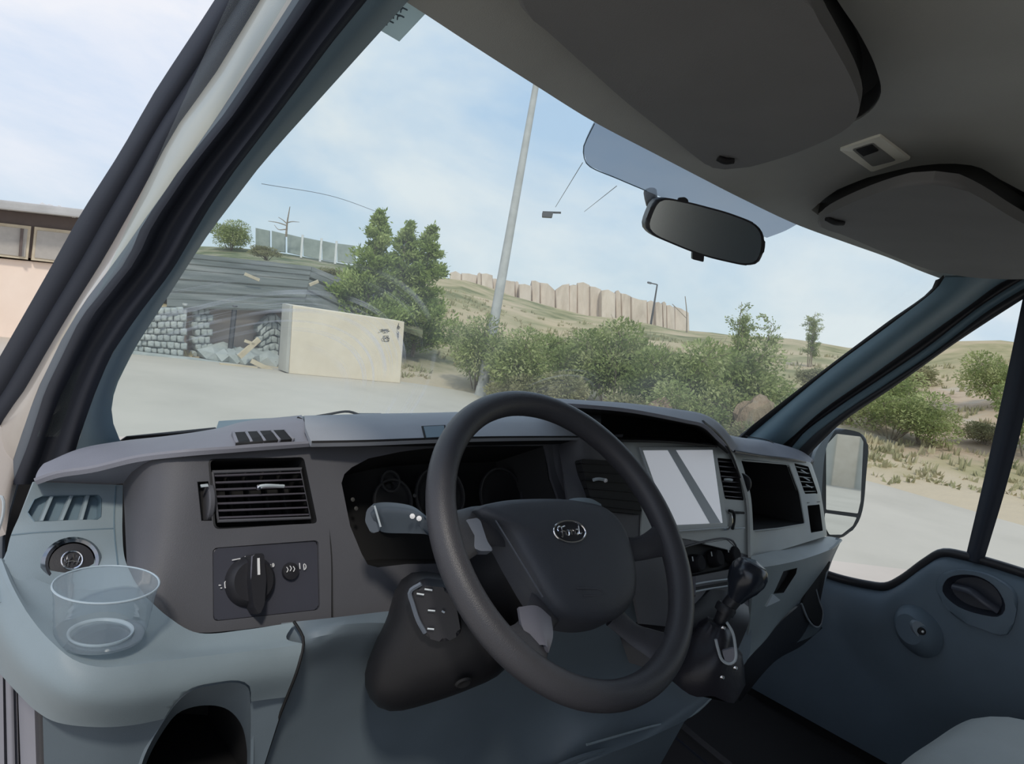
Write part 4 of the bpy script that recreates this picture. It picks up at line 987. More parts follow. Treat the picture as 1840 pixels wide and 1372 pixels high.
try:
    q = [top_surface(*p) for p in dq]
    dn_ = empty('defroster_grille', q[0]); dn_.parent = da; dn_.location = q[0]-da.location
    slab('grille_opening', q, M_pit, dn_, .0035, .004)
    for t in (.0, .24, .47, .73, 1.0):
        a = q[0].lerp(q[1], t); b = q[3].lerp(q[2], min(1, t+.02)); w = V((.0016, 0, 0)); slab('bar', [a-w, a+w, b+w, b-w], M_brow, dn_, .0048, .003, .0005, 1)
except Exception as e: print('grille', e)
BVh = BVHTree.FromPolygons([tuple(v.co+da.location) for v in hd.data.vertices], [tuple(p.vertices) for p in hd.data.polygons])
q = [BVh.ray_cast(CAM, ray(*p))[0] for p in [(757, 766), (800, 764), (802, 788), (763, 790)]]
if all(q):
    g = slab('sensor_frame', q, M_pit, da, .001, .004); c = sum(q, V())/4
    slab('sensor_cover', [c+(p-c)*.85 for p in q], M_teal, g, .002, .002, .0005)

# --- centre storage hood
cf_ = [(1000, 730, .21), (1060, 734, .185), (1131, 741, .165), (1233, 760, .145), (1262, 767, .145), (1290, 792, .150), (1312, 812, .158)]
ct = [(985, 722, .27), (1050, 726, .24), (1131, 732, .21), (1225, 745, .185), (1262, 752, .175), (1288, 768, .170), (1318, 806, .168)]
crr = [at(a, b, y=c) for a, b, c in [(985, 735, .66), (1050, 738, .68), (1131, 745, .68), (1225, 757, .66), (1262, 765, .62), (1292, 782, .52), (1324, 812, .42)]]
sheet('storage_hood', [cy(cf_), cy(ct), [p*.6+q*.4+V((0, 0, .006)) for p, q in zip(cy(ct), crr)], crr], M_brow, da, 40, 20, .006)
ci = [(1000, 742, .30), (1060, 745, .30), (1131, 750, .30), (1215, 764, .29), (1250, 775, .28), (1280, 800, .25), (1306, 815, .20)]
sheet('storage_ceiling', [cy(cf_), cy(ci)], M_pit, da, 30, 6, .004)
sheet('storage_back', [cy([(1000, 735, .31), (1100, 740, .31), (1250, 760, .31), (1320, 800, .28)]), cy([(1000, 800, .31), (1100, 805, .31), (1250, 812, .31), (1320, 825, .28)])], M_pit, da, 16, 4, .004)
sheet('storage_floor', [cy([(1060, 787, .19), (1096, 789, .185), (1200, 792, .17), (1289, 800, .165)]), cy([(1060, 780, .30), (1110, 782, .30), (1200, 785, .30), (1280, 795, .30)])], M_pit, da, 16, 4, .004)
# curved hood side running down to the passenger part
tube('hood_cheek', [at(1262, 760, y=.15), at(1286, 778, y=.150), at(1303, 797, y=.152), at(1318, 825, y=.152), at(1330, 858, y=.148)], lambda t: .006-.0045*t, M_black, da, 24, 8)

# --- centre and passenger fascia (light)
FP = fascia(.25)
pt_l = [FC(1096, 789), FC(1200, 793), FC(1289, 799), FC(1318, 811)]
pb_l = [FC(1152, 968), FC(1220, 968), FC(1300, 985), FC(1350, 999)]
pm = [FC(1150, 880), FC(1210, 880), FC(1300, 885), FC(1344, 888)]
cfz = sheet('centre_fascia', [pt_l, pm, pb_l], M_light, da, 20, 14, .005)
cl = sheet('centre_lower_fascia', [[FC(1120, 966), FC(1220, 966), FC(1300, 983), FC(1350, 998)], [FC(1150, 1120), FC(1220, 1125), FC(1290, 1110), FC(1345, 1090)]], M_dark, da, 20, 10, .005)
ptp = [at(1312, 806, y=.19), FP(1330, 812), FP(1380, 818), FP(1422, 824), FP(1450, 829), at(1459, 834, y=.30)]
pmp = [at(1343, 888, y=.155), FP(1352, 890), FP(1400, 888), FP(1440, 886), FP(1466, 882), at(1474, 882, y=.28)]
pbp = [at(1349, 1001, y=.105), FP(1356, 1000), FP(1408, 986), FP(1445, 975), FP(1480, 964), at(1486, 960, y=.24)]
pf = sheet('passenger_fascia', [ptp, pmp, pbp], M_light, da, 40, 20, .005)
gl_o = [FP(*p) for p in [(1329, 826), (1417, 834), (1436, 885), (1446, 941), (1398, 949), (1351, 954), (1346, 890)]]
cut(pf, rnd(gl_o, .006), nrm=VN, depth=.05)
gb = empty('open_glove_compartment', FP(1390, 890)); gb.parent = da; gb.location = FP(1390, 890)-da.location
pocket('compartment_liner', rnd(gl_o, .006), .16, M_pit, gb, .9, nrm=V((0, -1, .15)), front=.0008)
tube('compartment_rim', rnd([p+VN*.0005 for p in gl_o], .006)+[rnd(gl_o, .006)[0]], .0018, M_light, gb, n=40, k=5, smooth_path=False)
ev = [FP(*p) for p in [(1427, 832), (1452, 838), (1469, 886), (1446, 887)]]
cut(pf, rnd(ev, .004), nrm=VN, depth=.03)
a3 = empty('air_vent', FP(1448, 860)); a3.parent = da; a3.location = FP(1448, 860)-da.location
pocket('vent_housing', rnd(ev, .004), .03, M_pit, a3, .92, nrm=VN, front=.0008)
slats(a3, [p-VN*.002 for p in ev], 6, plastic('bright_slat', (.30, .33, .33), .3, 0), .0018)
for k in range(3):
    t = .2+.25*k; tube('direction_tab', [ev[0].lerp(ev[1], .25).lerp(ev[3].lerp(ev[2], .25), t)+VN*.003, ev[0].lerp(ev[1], .6).lerp(ev[3].lerp(ev[2], .6), t+.1)+VN*.004], .0014, M_satin, a3, 4, 5)
er_ = [FP(*p) for p in [(1450, 908), (1472, 906), (1478, 953), (1456, 957)]]
cut(pf, rnd(er_, .003), nrm=VN, depth=.03)
pocket('side_cubby', rnd(er_, .003), .05, M_pit, da, .9, nrm=VN, front=.0008)
tube('cubby_line', [FP(1450, 903, .001), FP(1473, 901, .001)], .001, M_dark, da, 3, 4)
# passenger top pad
pp_f = [at(1304, 788, y=.165), at(1318, 808, y=.19), at(1370, 817, y=.238), at(1422, 823, y=.235), at(1446, 828, y=.245), at(1456, 832, y=.27)]
pp_t = [at(1302, 783, y=.20), at(1330, 790, y=.27), at(1378, 796, y=.29), at(1425, 806, y=.31), at(1446, 814, y=.33), at(1460, 825, y=.33)]
pp_r = [at(a, b, y=c) for a, b, c in [(1302, 788, .5), (1336, 793, .6), (1380, 800, .6), (1426, 812, .56), (1450, 822, .5), (1464, 830, .42)]]
sheet('passenger_top_pad', [pp_f, pp_t, pp_r], M_brow, da, 40, 16, .006)
tube('pad_edge', [p+V((0, -.002, -.002)) for p in pp_f[1:5]], .0028, M_black, da, 24, 6)
tube('seam', [at(1392, 800, y=.30), at(1384, 792, y=.33), at(1340, 783, y=.42)], .0015, M_pit, da, 10, 4)
# --- centre vent with thumbwheel
cv = [FC(*p) for p in [(1289, 823), (1322, 826), (1336, 898), (1303, 895)]]
cut(cfz, rnd(cv, .004), nrm=VN, depth=.03)
a4 = empty('air_vent', FC(1312, 860)); a4.parent = da; a4.location = FC(1312, 860)-da.location
pocket('vent_housing', rnd(cv, .004), .035, M_pit, a4, .92, nrm=VN, front=.0008)
slats(a4, [p-VN*.002 for p in cv], 8, M_slat, .002)
tube('direction_tab', [FC(1302, 861, .004), FC(1309, 861, .006), FC(1315, 862, .004)], .0026, M_satin, a4, 6, 6)
lathe('thumbwheel', [(.020, -.003), (.021, 0), (.020, .003)], M_black, a4, c=FC(1333, 868, -.012), axis=(1, 0, 0), n=28)

# --- heater controls
hp = rnd([FC(*p) for p in [(1222, 987), (1240, 980), (1306, 969), (1322, 984), (1329, 1012), (1310, 1022), (1239, 1036), (1226, 1010)]], .006)
cut(cl, hp, nrm=VN, depth=.03)
hc = empty('heater_panel', FC(1275, 1003)); hc.parent = da; hc.location = FC(1275, 1003)-da.location
pocket('control_recess', hp, .014, M_pit, hc, .95, nrm=VN, front=.0008)
tube('recess_rim', [FC(1226, 984, .001), FC(1245, 978, .001), FC(1305, 967, .001), FC(1320, 975, .001), FC(1329, 1010, .001)], .0018, M_dark, hc, 20, 5)
for (a, b) in [(1246, 1012), (1280, 1003), (1310, 996)]:
    k_ = lathe('heater_knob', [(.0165, 0), (.0160, .006), (.0145, .016), (.012, .018), (0, .018)], plastic('knob_black', (.014, .014, .017), .8, 0, spec=.2), hc, c=FC(a, b, -.012), axis=VN, n=28)
    tube('pointer', [FC(a, b, .007)+uyv*.012, FC(a, b, .007)+uyv*.004], .001, M_satin, k_, 2, 4)
for (a, b, c_, d_) in [(1232, 1052, 1308, 1040), (1236, 1065, 1311, 1052)]:
    tube('chrome_strip', [FC(a, b, .003), FC((a+c_)/2, (b+d_)/2-1, .003), FC(c_, d_, .003)], .0017, M_satin, da, 8, 6)
slab('radio_slot', [FC(1236, 1057, .001), FC(1310, 1044, .001), FC(1311, 1049, .001), FC(1238, 1062, .001)], M_pit, da, .001, .004)

# --- tablet-like screen on the centre stack
TP = Pl((.09, .150, 1.50), (-.04, -1, .50))
tb = empty('tablet_screen', TP(1225, 880)); tag(tb, 'large pale screen in a silver frame with a diagonal grey band', 'screen')
tcn = [TP(*p) for p in [(1149, 803), (1286, 803), (1308, 947), (1203, 955)]]
slab('housing', rnd(tcn, .004), M_light, tb, 0, .012, .002)
tin = [TP(*p, .001) for p in [(1156, 809), (1280, 808), (1298, 939), (1204, 943)]]
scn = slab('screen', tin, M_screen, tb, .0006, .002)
slab('diagonal_band', [TP(*p, .0022) for p in [(1200, 808), (1214, 808), (1295, 939), (1276, 940)]], M_band, scn, .0003, .0006)
slab('mount_block', [TP(*p, -.012) for p in [(1120, 812), (1150, 801), (1170, 860), (1204, 955), (1160, 930)]], M_pit, tb, 0, .03)
tube('frame_edge', [TP(1149, 803, .001), TP(1203, 955, .001), TP(1308, 947, .001)], .0016, M_satin, tb, n=3, k=5, smooth_path=False)
# clip beside the tablet
hk = empty('phone_clip', FC(1320, 935)); tag(hk, 'small black and silver clip hooked beside the screen corner', 'clip')
tube('hook', [FC(1308, 921, .004), FC(1314, 927, .010), FC(1315, 940, .010), FC(1308, 950, .006), FC(1300, 951, .004)], .0018, M_chrome, hk, 16, 6)
tube('stem', [FC(1310, 917, .004), FC(1318, 920, .006), FC(1319, 935, .006), FC(1316, 950, .006)], .0030, M_pit, hk, 12, 6)
tube('lever', [FC(1318, 920, .006), FC(1336, 921, .006)], .0028, M_pit, hk, 4, 6); tube('lever', [FC(1320, 949, .005), FC(1338, 948, .005)], .0013, M_satin, hk, 4, 6)

# --- lower panels
# light end module at the driver side
endp = [(61, 865, .33), (110, 867, .335), (160, 869, .335), (221, 871, .335)]
end1 = [(38, 920, .315), (95, 922, .315), (150, 922, .312), (220, 921, .312)]
end2 = [(20, 960, .30), (80, 958, .295), (140, 956, .292), (220, 958, .292)]
end3 = [(8, 1010, .27), (60, 1010, .265), (140, 1010, .262), (227, 1012, .24)]
end4 = [(-10, 1080, .22), (50, 1085, .21), (130, 1085, .21), (262, 1072, .185)]
end5 = [(-20, 1130, .17), (70, 1120, .155), (170, 1140, .14), (310, 1118, .14)]
em = sheet('end_module', [cy(endp), cy(end1), cy(end2), cy(end3), cy(end4)], M_blue, da, 40, 24, .004)
BVe = BVHTree.FromPolygons([tuple(v.co+da.location) for v in em.data.vertices], [tuple(p.vertices) for p in em.data.polygons])
EM = lambda a, b: BVe.ray_cast(CAM, ray(a, b))[0]
EN = V((.15, -1, .45)).normalized()
# slotted grille in it
gq = [(50, 920), (62, 897), (76, 891), (176, 889), (182, 896), (181, 928), (174, 933), (62, 936)]
gp = [EM(*p) for p in gq]
cut(em, gp, nrm=EN, depth=.02, front=.02)
gr_ = pocket('side_grille', gp, .010, M_teal, da, .97, nrm=EN, front=.0006)
for (xa, xb) in ((93, 74), (128, 109), (158, 145)):
    a, b = EM(xa, 890), EM(xb, 935); a = a or gp[2]; b = b or gp[-1]
    a, b = gp[2].lerp(gp[3], (xa-76)/100), gp[7].lerp(gp[6], (xb-62)/112); w = V((.0016, 0, 0))
    slab('grille_bar', [a-w, a+w, b+w, b-w], M_blue, gr_, .0008, .008, .0004, 1, nrm=EN)
sm = []
for L in ([(20, 961), (60, 957), (130, 953), (205, 949)], [(208, 873), (205, 930), (206, 960), (212, 1015)]):
    P_ = [EM(*p) for p in L]
    if all(P_): tube('seam', P_, .0009, M_teal, da, 14, 5)
# ledge and rounded pod below
lg0 = [(262, 1070, .185), (285, 1092, .158), (326, 1131, .146), (353, 1136, .143)]
pod_back = [(12, 990, .284), (30, 1015, .268), (90, 1050, .230), (160, 1060, .215), (235, 1052, .205), (262, 1072, .185), (300, 1106, .158), (353, 1136, .142), (440, 1131, .142), (500, 1122, .142), (530, 1118, .140)]
pod_edge = [(2, 1002, .276), (22, 1052, .222), (56, 1110, .165), (95, 1155, .125), (135, 1186, .108), (180, 1198, .10), (240, 1194, .10), (300, 1186, .105), (360, 1179, .11), (440, 1170, .115), (500, 1163, .118), (545, 1156, .118)]
sheet('pod_ledge', [cy(pod_back), [a.lerp(b, .5)+V((0, 0, -.004)) for a, b in zip(cy(pod_back), cy(pod_edge))], cy(pod_edge)], M_blue, da, 60, 14, .004)
pod_m = [(-30, 1040, .272), (-8, 1110, .212), (32, 1180, .155), (80, 1222, .114), (130, 1248, .095), (180, 1256, .09), (240, 1252, .09), (300, 1243, .095), (360, 1232, .10), (440, 1220, .108), (500, 1212, .112), (531, 1208, .113)]
pod_low = [(-60, 1150, .275), (-4, 1206, .225), (30, 1243, .19), (65, 1277, .16), (105, 1298, .135), (180, 1306, .12), (240, 1302, .12), (300, 1290, .125), (360, 1278, .13), (440, 1262, .132), (480, 1256, .134), (514, 1252, .134)]
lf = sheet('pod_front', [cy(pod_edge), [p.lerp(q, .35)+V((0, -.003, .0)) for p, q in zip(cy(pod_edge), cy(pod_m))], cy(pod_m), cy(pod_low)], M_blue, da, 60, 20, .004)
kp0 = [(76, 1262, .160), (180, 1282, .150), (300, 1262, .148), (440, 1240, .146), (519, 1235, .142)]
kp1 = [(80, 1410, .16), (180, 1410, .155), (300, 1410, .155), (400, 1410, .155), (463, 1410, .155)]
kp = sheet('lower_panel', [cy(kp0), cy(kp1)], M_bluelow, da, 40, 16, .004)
arch = [(246, 1400), (262, 1352), (292, 1298), (318, 1262), (345, 1240), (385, 1230), (425, 1226), (445, 1234), (450, 1262), (451, 1330), (450, 1400)]
arch = [(p.x, p.y) for p in catmull([V((a, b, 0)) for a, b in arch], 40)]
ap = [at(a, b, y=.145) for a, b in arch]
for ob in (kp, lf): cut(ob, ap, nrm=(CAM-at(350, 1300, y=.145)).normalized(), depth=.12, front=.08)
al = empty('storage_arch', at(350, 1300, y=.13)); al.parent = da; al.location = at(350, 1300, y=.13)-da.location
inner = [at(a, b, y=.19) for a, b in [(252, 1400), (272, 1350), (298, 1306), (318, 1282), (345, 1270), (385, 1267), (412, 1276), (434, 1302), (443, 1340), (444, 1370), (443, 1400)]]
outr = [at(a, b, y=.128+.022*min(1, max(0, (b-1230)/40))) for a, b in arch]
outr = catmull(outr, 40); inner = catmull(inner, 40)
sheet('arch_bevel', [outr, [p.lerp(q, .5) for p, q in zip(outr, inner)], inner], M_bluelow, al, 40, 8, .003)
pocket('arch_hollow', inner, .14, M_pit, al, .95, nrm=(0, -1, 0))
# seam between pod and knee panel
tube('seam', cy([(528, 1116, .14), (536, 1128, .132), (545, 1146, .119), (545, 1160, .117), (536, 1198, .109), (518, 1246, .128), (500, 1292, .148), (474, 1372, .155), (466, 1400, .155)]), .0017, M_pit, da, 30, 6)
# knee panel under the column, sweeping to the centre
k0 = [(505, 1119, .154), (600, 1109, .138), (694, 1098, .138), (800, 1090, .138), (950, 1075, .13), (1100, 1065, .12), (1220, 1060, .11), (1345, 1088, .085)]
k1 = [(512, 1152, .150), (560, 1148, .120), (610, 1128, .118), (700, 1120, .122), (800, 1130, .14), (950, 1140, .15), (1100, 1145, .13), (1250, 1150, .10), (1350, 1140, .07)]
k2 = [(500, 1228, .156), (580, 1200, .150), (690, 1200, .175), (800, 1215, .18), (950, 1240, .18), (1080, 1240, .15), (1230, 1215, .09), (1345, 1180, .055)]
k3 = [(475, 1300, .165), (570, 1290, .175), (690, 1290, .19), (800, 1300, .19), (950, 1310, .18), (1070, 1290, .13), (1200, 1270, .08), (1312, 1220, .05)]
k4 = [(452, 1420, .17), (520, 1420, .19), (690, 1420, .20), (800, 1420, .20), (950, 1420, .17), (1040, 1370, .10), (1130, 1340, .07), (1232, 1294, .06)]
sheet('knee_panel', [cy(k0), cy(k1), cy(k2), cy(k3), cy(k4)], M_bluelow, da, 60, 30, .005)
k5 = [(1000, 1440, .11), (1060, 1400, .10), (1120, 1380, .09), (1184, 1375, .08)]
sheet('centre_lower_cover', [cy([(950, 1400, .16), (1040, 1362, .10), (1130, 1336, .075), (1232, 1292, .065)]), cy([(1000, 1480, .17), (1060, 1460, .13), (1120, 1440, .12), (1160, 1420, .12)])], M_bluelow, da, 20, 8, .005)
tube('panel_ridge', cy([(1054, 1337, .095), (1163, 1306, .073), (1245, 1283, .060), (1299, 1231, .048)]), .0022, M_blue, da, 20, 6)

# passenger ledge and glovebox lid
l0 = [(1349, 999, .140), (1408, 985, .170), (1450, 973, .180), (1480, 964, .185), (1506, 966, .23)]
l1 = [(1352, 1022, .085), (1410, 1012, .10), (1450, 1002, .115), (1497, 984, .135), (1512, 968, .17)]
sheet('glovebox_ledge', [[at(a, b, y=c) for a, b, c in l0], [at(a, b, y=c) for a, b, c in l1]], M_light, da, 24, 6, .004)
g0 = l1
g1 = [(1350, 1090, .075), (1400, 1070, .09), (1450, 1045, .105), (1480, 1020, .13), (1492, 1004, .15)]
g2 = [(1340, 1160, .07), (1370, 1130, .08), (1412, 1098, .10), (1440, 1072, .12), (1462, 1046, .15)]
g3 = [(1312, 1222, .06), (1345, 1182, .065), (1375, 1150, .08), (1400, 1118, .11), (1436, 1080, .15)]
gv = sheet('glovebox_lid', [cy(g0), cy(g1), cy(g2), cy(g3)], M_light if False else plastic('glovebox_plastic', (.20, .235, .245), .5, .2), da, 30, 18, .005)
BVg = BVHTree.FromPolygons([tuple(v.co+da.location) for v in gv.data.vertices], [tuple(p.vertices) for p in gv.data.polygons])
def GV(a, b):
    r = BVg.ray_cast(CAM, ray(a, b))[0]; return r if r else at(a, b, y=.09)
hg_ = [GV(*p) for p in [(1408, 1026), (1432, 1020), (1430, 1030), (1408, 1064), (1390, 1066)]]
gn = V((0, -1, .3)).normalized()
cut(gv, hg_, nrm=gn, depth=.02, front=.02)
gh = pocket('latch_recess', hg_, .014, M_pit, da, .95, nrm=gn, front=.0006)
gla = [GV(*p) for p in [(1386, 1066), (1399, 1077), (1373, 1089)]]
slab('latch', rnd(gla, .003), M_satin, gh, .004, .004, .001)
# side storage slot at the far right end of the dashboard
so = [GV(*p) if False else at(*p, y=.15) for p in [(1490, 1008), (1486, 1022), (1473, 1040), (1467, 1062), (1477, 1098), (1474, 1120), (1467, 1124), (1455, 1112), (1440, 1082), (1456, 1046), (1480, 1016)]]
ep_ = sheet('end_panel', [cy([(1506, 966, .19), (1490, 1002, .17), (1462, 1046, .155), (1436, 1080, .152), (1398, 1120, .15)]), cy([(1512, 970, .20), (1494, 1010, .19), (1480, 1060, .18), (1476, 1125, .165), (1420, 1160, .16)])], M_bluelow, da, 30, 8, .005)
slab('door_pocket_lining', catmull(so, 28, True), M_pit, da, .003, .002)
tube('pocket_rim', [at(*p, y=.148) for p in [(1466, 1058), (1472, 1080), (1478, 1100), (1474, 1122), (1466, 1126), (1452, 1112), (1440, 1084)]], .0026, plastic('rim_grey', (.23, .26, .29), .4, 0), da, 24, 6)
sheet('end_lower', [cy([(1440, 1084, .15), (1400, 1120, .11), (1350, 1180, .07), (1300, 1240, .06)]), cy([(1478, 1128, .17), (1440, 1160, .17), (1390, 1190, .17), (1330, 1260, .17)])], M_black, da, 20, 6, .005)

# round socket with emblem cap on the end module
bc = EM(128, 1012)
BN = (V((-.05, -1, .75))).normalized()
bdg = empty('round_cap', bc); bdg.parent = da; bdg.location = bc-da.location
lathe('cap_ring', [(.026, -.004), (.0275, .004), (.024, .009), (.021, .007), (.021, 0)], plastic('smoked_chrome', (.30, .31, .33), .15, 0, metal=1), bdg, c=bc, axis=BN, n=40)
lathe('cap_face', [(.0215, 0), (.020, .005), (.0, .006)], M_black, bdg, c=bc, axis=BN, n=40)
bx = V((1, 0, 0)); by = BN.cross(bx).normalized()*-1
if by.z < 0: by = -by
cc = bc+BN*.0068+by*.002
ring = [cc+bx*(.0095*math.cos(a))+by*(.0095*math.sin(a)) for a in [i*math.pi/8 for i in range(16)]]
tube('emblem', ring, .0009, M_chrome, bdg, 32, 5, closed=True)
for L in ([(-.0075, .004), (-.006, -.005), (-.004, .005), (-.003, -.006), (-.001, .003)], [(.001, .006), (.0015, -.004), (.004, .004), (.0045, -.005), (.007, .003)], [(-.006, -.002), (0, -.001), (.0065, -.003)]):
    tube('emblem', [cc+bx*a+by*b for a, b in L], .0009, M_chrome, bdg, n=len(L), k=5, smooth_path=False)

# ================================================================= CLEAR CUP in the ledge
def clear_mat():
    m = bpy.data.materials.new('clear_plastic'); m.use_nodes = True; nt = m.node_tree; nt.nodes.clear(); L = nt.links.new
    out = N(nt, 'ShaderNodeOutputMaterial'); tr_ = N(nt, 'ShaderNodeBsdfTransparent'); tr_.inputs[0].default_value = (.95, .97, .98, 1)
    gl = N(nt, 'ShaderNodeBsdfGlossy', Roughness=.08); fr = N(nt, 'ShaderNodeFresnel', IOR=1.5); di = N(nt, 'ShaderNodeBsdfDiffuse'); di.inputs[0].default_value = (.55, .65, .72, 1)
    fm = N(nt, 'ShaderNodeMath', operation='MULTIPLY'); fm.inputs[1].default_value = .45; m1 = N(nt, 'ShaderNodeMixShader', Fac=.13); m2 = N(nt, 'ShaderNodeMixShader'); L(tr_.outputs[0], m1.inputs[1]); L(di.outputs[0], m1.inputs[2])
    L(fr.outputs[0], fm.inputs[0]); L(fm.outputs[0], m2.inputs[0]); L(m1.outputs[0], m2.inputs[1]); L(gl.outputs[0], m2.inputs[2]); L(m2.outputs[0], out.inputs[0]); return m
M_clear = clear_mat()
lgo = [o for o in bpy.data.objects if o.name.startswith('pod_ledge')][0]
lb = BVHTree.FromPolygons([tuple(v.co+da.location) for v in lgo.data.vertices], [tuple(p.vertices) for p in lgo.data.polygons]).ray_cast(CAM, ray(188, 1146))[0]
ctop = at(193, 1048, x=lb.x+.001)
ctop = at(193, 1048, y=lb.y); cdist = (ctop-CAM).dot(fw); R_ = 84*cdist/F
CH = ctop.z-lb.z-.002; print('cup height', CH, ctop, lb)
cup = empty('clear_cup', ctop-V((0, 0, CH))); tag(cup, 'clear ribbed plastic cup standing on the ledge at the driver side dashboard end', 'cup')
cbt = ctop-V((0, 0, CH))
pr_ = [(R_*.84, .001), (R_*.86, .006)]
for k in range(5): h = .008+k*(CH-.014)/5; pr_ += [(R_*(.875+.018*k), h), (R_*(.895+.018*k), h+.004)]
pr_ += [(R_*.99, CH-.004), (R_*1.0, CH)]
lathe('cup_wall', pr_, M_clear, cup, c=cbt, n=48)
tube('cup_rim', [cbt+V((R_*math.cos(a), R_*math.sin(a), CH)) for a in [i*math.pi/16 for i in range(32)]], .0010, plastic('rim_plastic', (.40, .48, .53), .25, 0), cup, 48, 6, closed=True)
lathe('cup_base', [(R_*.84, .002), (0, .003)], M_clear, cup, c=cbt+V((0, 0, .001)), n=36)
tube('base_highlight', [cbt+V((R_*.60*math.cos(a), R_*.60*math.sin(a), .004)) for a in [i*math.pi/12 for i in range(24)]], .0022, plastic('painted_highlight', (.50, .58, .62), .3, 0), cup, 40, 6, closed=True, flat=.6)  # pale ring drawn in place of the white highlight on the cup bottom

# ================================================================= STEERING
WT = .7385; WN = V((0, -math.cos(WT), math.sin(WT))); WB = V((0, math.sin(WT), math.cos(WT))); WX = V((1, 0, 0)); WC = V((-.422, 0, 1.5187))
wp = lambda a, b, h=0: WC+WX*a+WB*b+WN*h
wh = empty('steering_wheel', WC); tag(wh, 'black four-spoke steering wheel with an oval badge on its pad', 'steering wheel')
R1 = .1835
tube('rim', [wp(R1*math.cos(a), R1*math.sin(a)) for a in [i*math.pi/24 for i in range(48)]], .0165, M_wheel, wh, 128, 20, closed=True)
# hub pad
WP = Pl(WC-WN*.005, WN)
def wl(px, py, h):
    p = Pl(WC+WN*h, WN)(px, py)-WC; return p.dot(WX), p.dot(WB)
hub = [(846, 918), (885, 903), (960, 897), (1030, 901), (1085, 916), (1113, 945), (1129, 985), (1139, 1040), (1134, 1082), (1112, 1108), (1075, 1119), (1030, 1116), (1000, 1104), (975, 1076), (935, 1010), (905, 960)]
HH = -.012
hub2 = [wl(a, b, HH) for a, b in hub]
hcx = sum(a for a, b in hub2)/len(hub2); hcy = sum(b for a, b in hub2)/len(hub2)
ringn = 64
hb_ = catmull([V((a, b, 0)) for a, b in hub2], ringn, True)
verts = []; fs = []
prof_ = [(1.0, -.045), (1.0, HH-.004), (.985, HH+.004), (.95, HH+.010), (.86, HH+.015), (.7, HH+.018), (.5, HH+.020), (.25, HH+.021)]
for s_, h in prof_:
    for p in hb_: verts.append(wp(hcx+(p.x-hcx)*s_, hcy+(p.y-hcy)*s_, h))
verts.append(wp(hcx, hcy, HH+.021)); L_ = len(prof_)
for i in range(L_-1):
    for q in range(ringn): fs.append((i*ringn+q, i*ringn+(q+1) % ringn, (i+1)*ringn+(q+1) % ringn, (i+1)*ringn+q))
for q in range(ringn): fs.append(((L_-1)*ringn+q, (L_-1)*ringn+(q+1) % ringn, len(verts)-1))
pad = mesh('airbag_pad', verts, fs, M_pad, wh, True, 60)
WS = lambda px, py, h: Pl(WC+WN*h, WN)(px, py)
tube('pad_seam', [WS(884, 924, HH+.0085), WS(905, 958, HH+.012), WS(940, 1015, HH+.0125), WS(975, 1072, HH+.008)], .0011, plastic('seam_grey', (.10, .11, .13), .4, 0), pad, 16, 5)
# badge
ec = WS(1022, 956, HH+.0195)
def ell(c, a, b, n=40): return [c+WX*(a*math.cos(t))+WB*(b*math.sin(t)) for t in [2*math.pi*i/n for i in range(n)]]
bd_ = lathe('badge', [(.027, 0), (.0265, .002), (0, .003)], M_black, wh, c=ec, axis=WN, n=40, sy=.52 if True else 1, xdir=WX)
tube('badge_ring', ell(ec+WN*.0025, .0262, .0135), .0012, M_chrome, bd_, 48, 6, closed=True)
# flowing script on the oval badge
for L in ([(-.0195, .0015), (-.020, .0045), (-.016, .0068), (-.011, .0060), (-.0065, .0068)], [(-.0125, .0062), (-.0140, .0), (-.0165, -.0062), (-.0185, -.0052)], [(-.0165, .0005), (-.0125, .0012), (-.0090, .0006)],
          [(-.0055, .0015), (-.0085, -.0010), (-.0080, -.0042), (-.0050, -.0042), (-.0030, -.0010), (-.0055, .0015), (-.0020, .0005)],
          [(-.0010, .0015), (.0010, .0005), (.0, -.0045), (.0015, -.0005), (.0045, .0016), (.0055, .0002)],
          [(.0125, .0010), (.0090, .0015), (.0070, -.0015), (.0080, -.0045), (.0110, -.0040), (.0135, .0), (.0165, .0070), (.0140, -.0010), (.0140, -.0045), (.0185, -.0030)]):
    tube('badge_script', [ec+WX*a_+WB*b_+WN*.0032 for a_, b_ in L], .0009, M_chrome, bd_, 24, 5)
tube('pad_mark', [WS(1038, 1056, HH+.0205), WS(1080, 1060, HH+.019), WS(1088, 1068, HH+.018), WS(1050, 1070, HH+.019)], .0008, M_dark, pad, 12, 4)
# spokes
def spoke(pts, w0, w1=0, mat=M_wheel, th=.007, name='spoke', k=10):
    P_ = catmull(pts, 14); rows_ = [[], [], []]
    verts = []; fs = []
    for i, p in enumerate(P_):
        t = i/13; a = P_[max(0, i-1)]; b = P_[min(13, i+1)]; tg = (b-a).normalized(); sd_ = tg.cross(WN).normalized(); w = lerp(w0, w1, t) if not callable(w0) else w0(t)
        for q in range(k):
            an = 2*math.pi*q/k; verts.append(p+sd_*w*math.cos(an)+WN*th*math.sin(an))
    for i in range(13):
        for q in range(k): fs.append((i*k+q, i*k+(q+1) % k, (i+1)*k+(q+1) % k, (i+1)*k+q))
    fs += [tuple(range(k))[::-1], tuple(13*k+q for q in range(k))]
    return mesh(name, verts, fs, mat, wh, True, 60)
sp1 = spoke([WS(905, 945, -.022), WS(865, 945, -.018), WS(838, 955, -.010), WS(806, 965, -.002)], lambda t: .026-.004*math.sin(t*3.1)+.006*t)
spoke([WS(1115, 985, -.020), WS(1150, 985, -.014), WS(1180, 975, -.008), WS(1208, 965, -.002)], lambda t: .020-.006*math.sin(t*3.1)+.012*t*t)
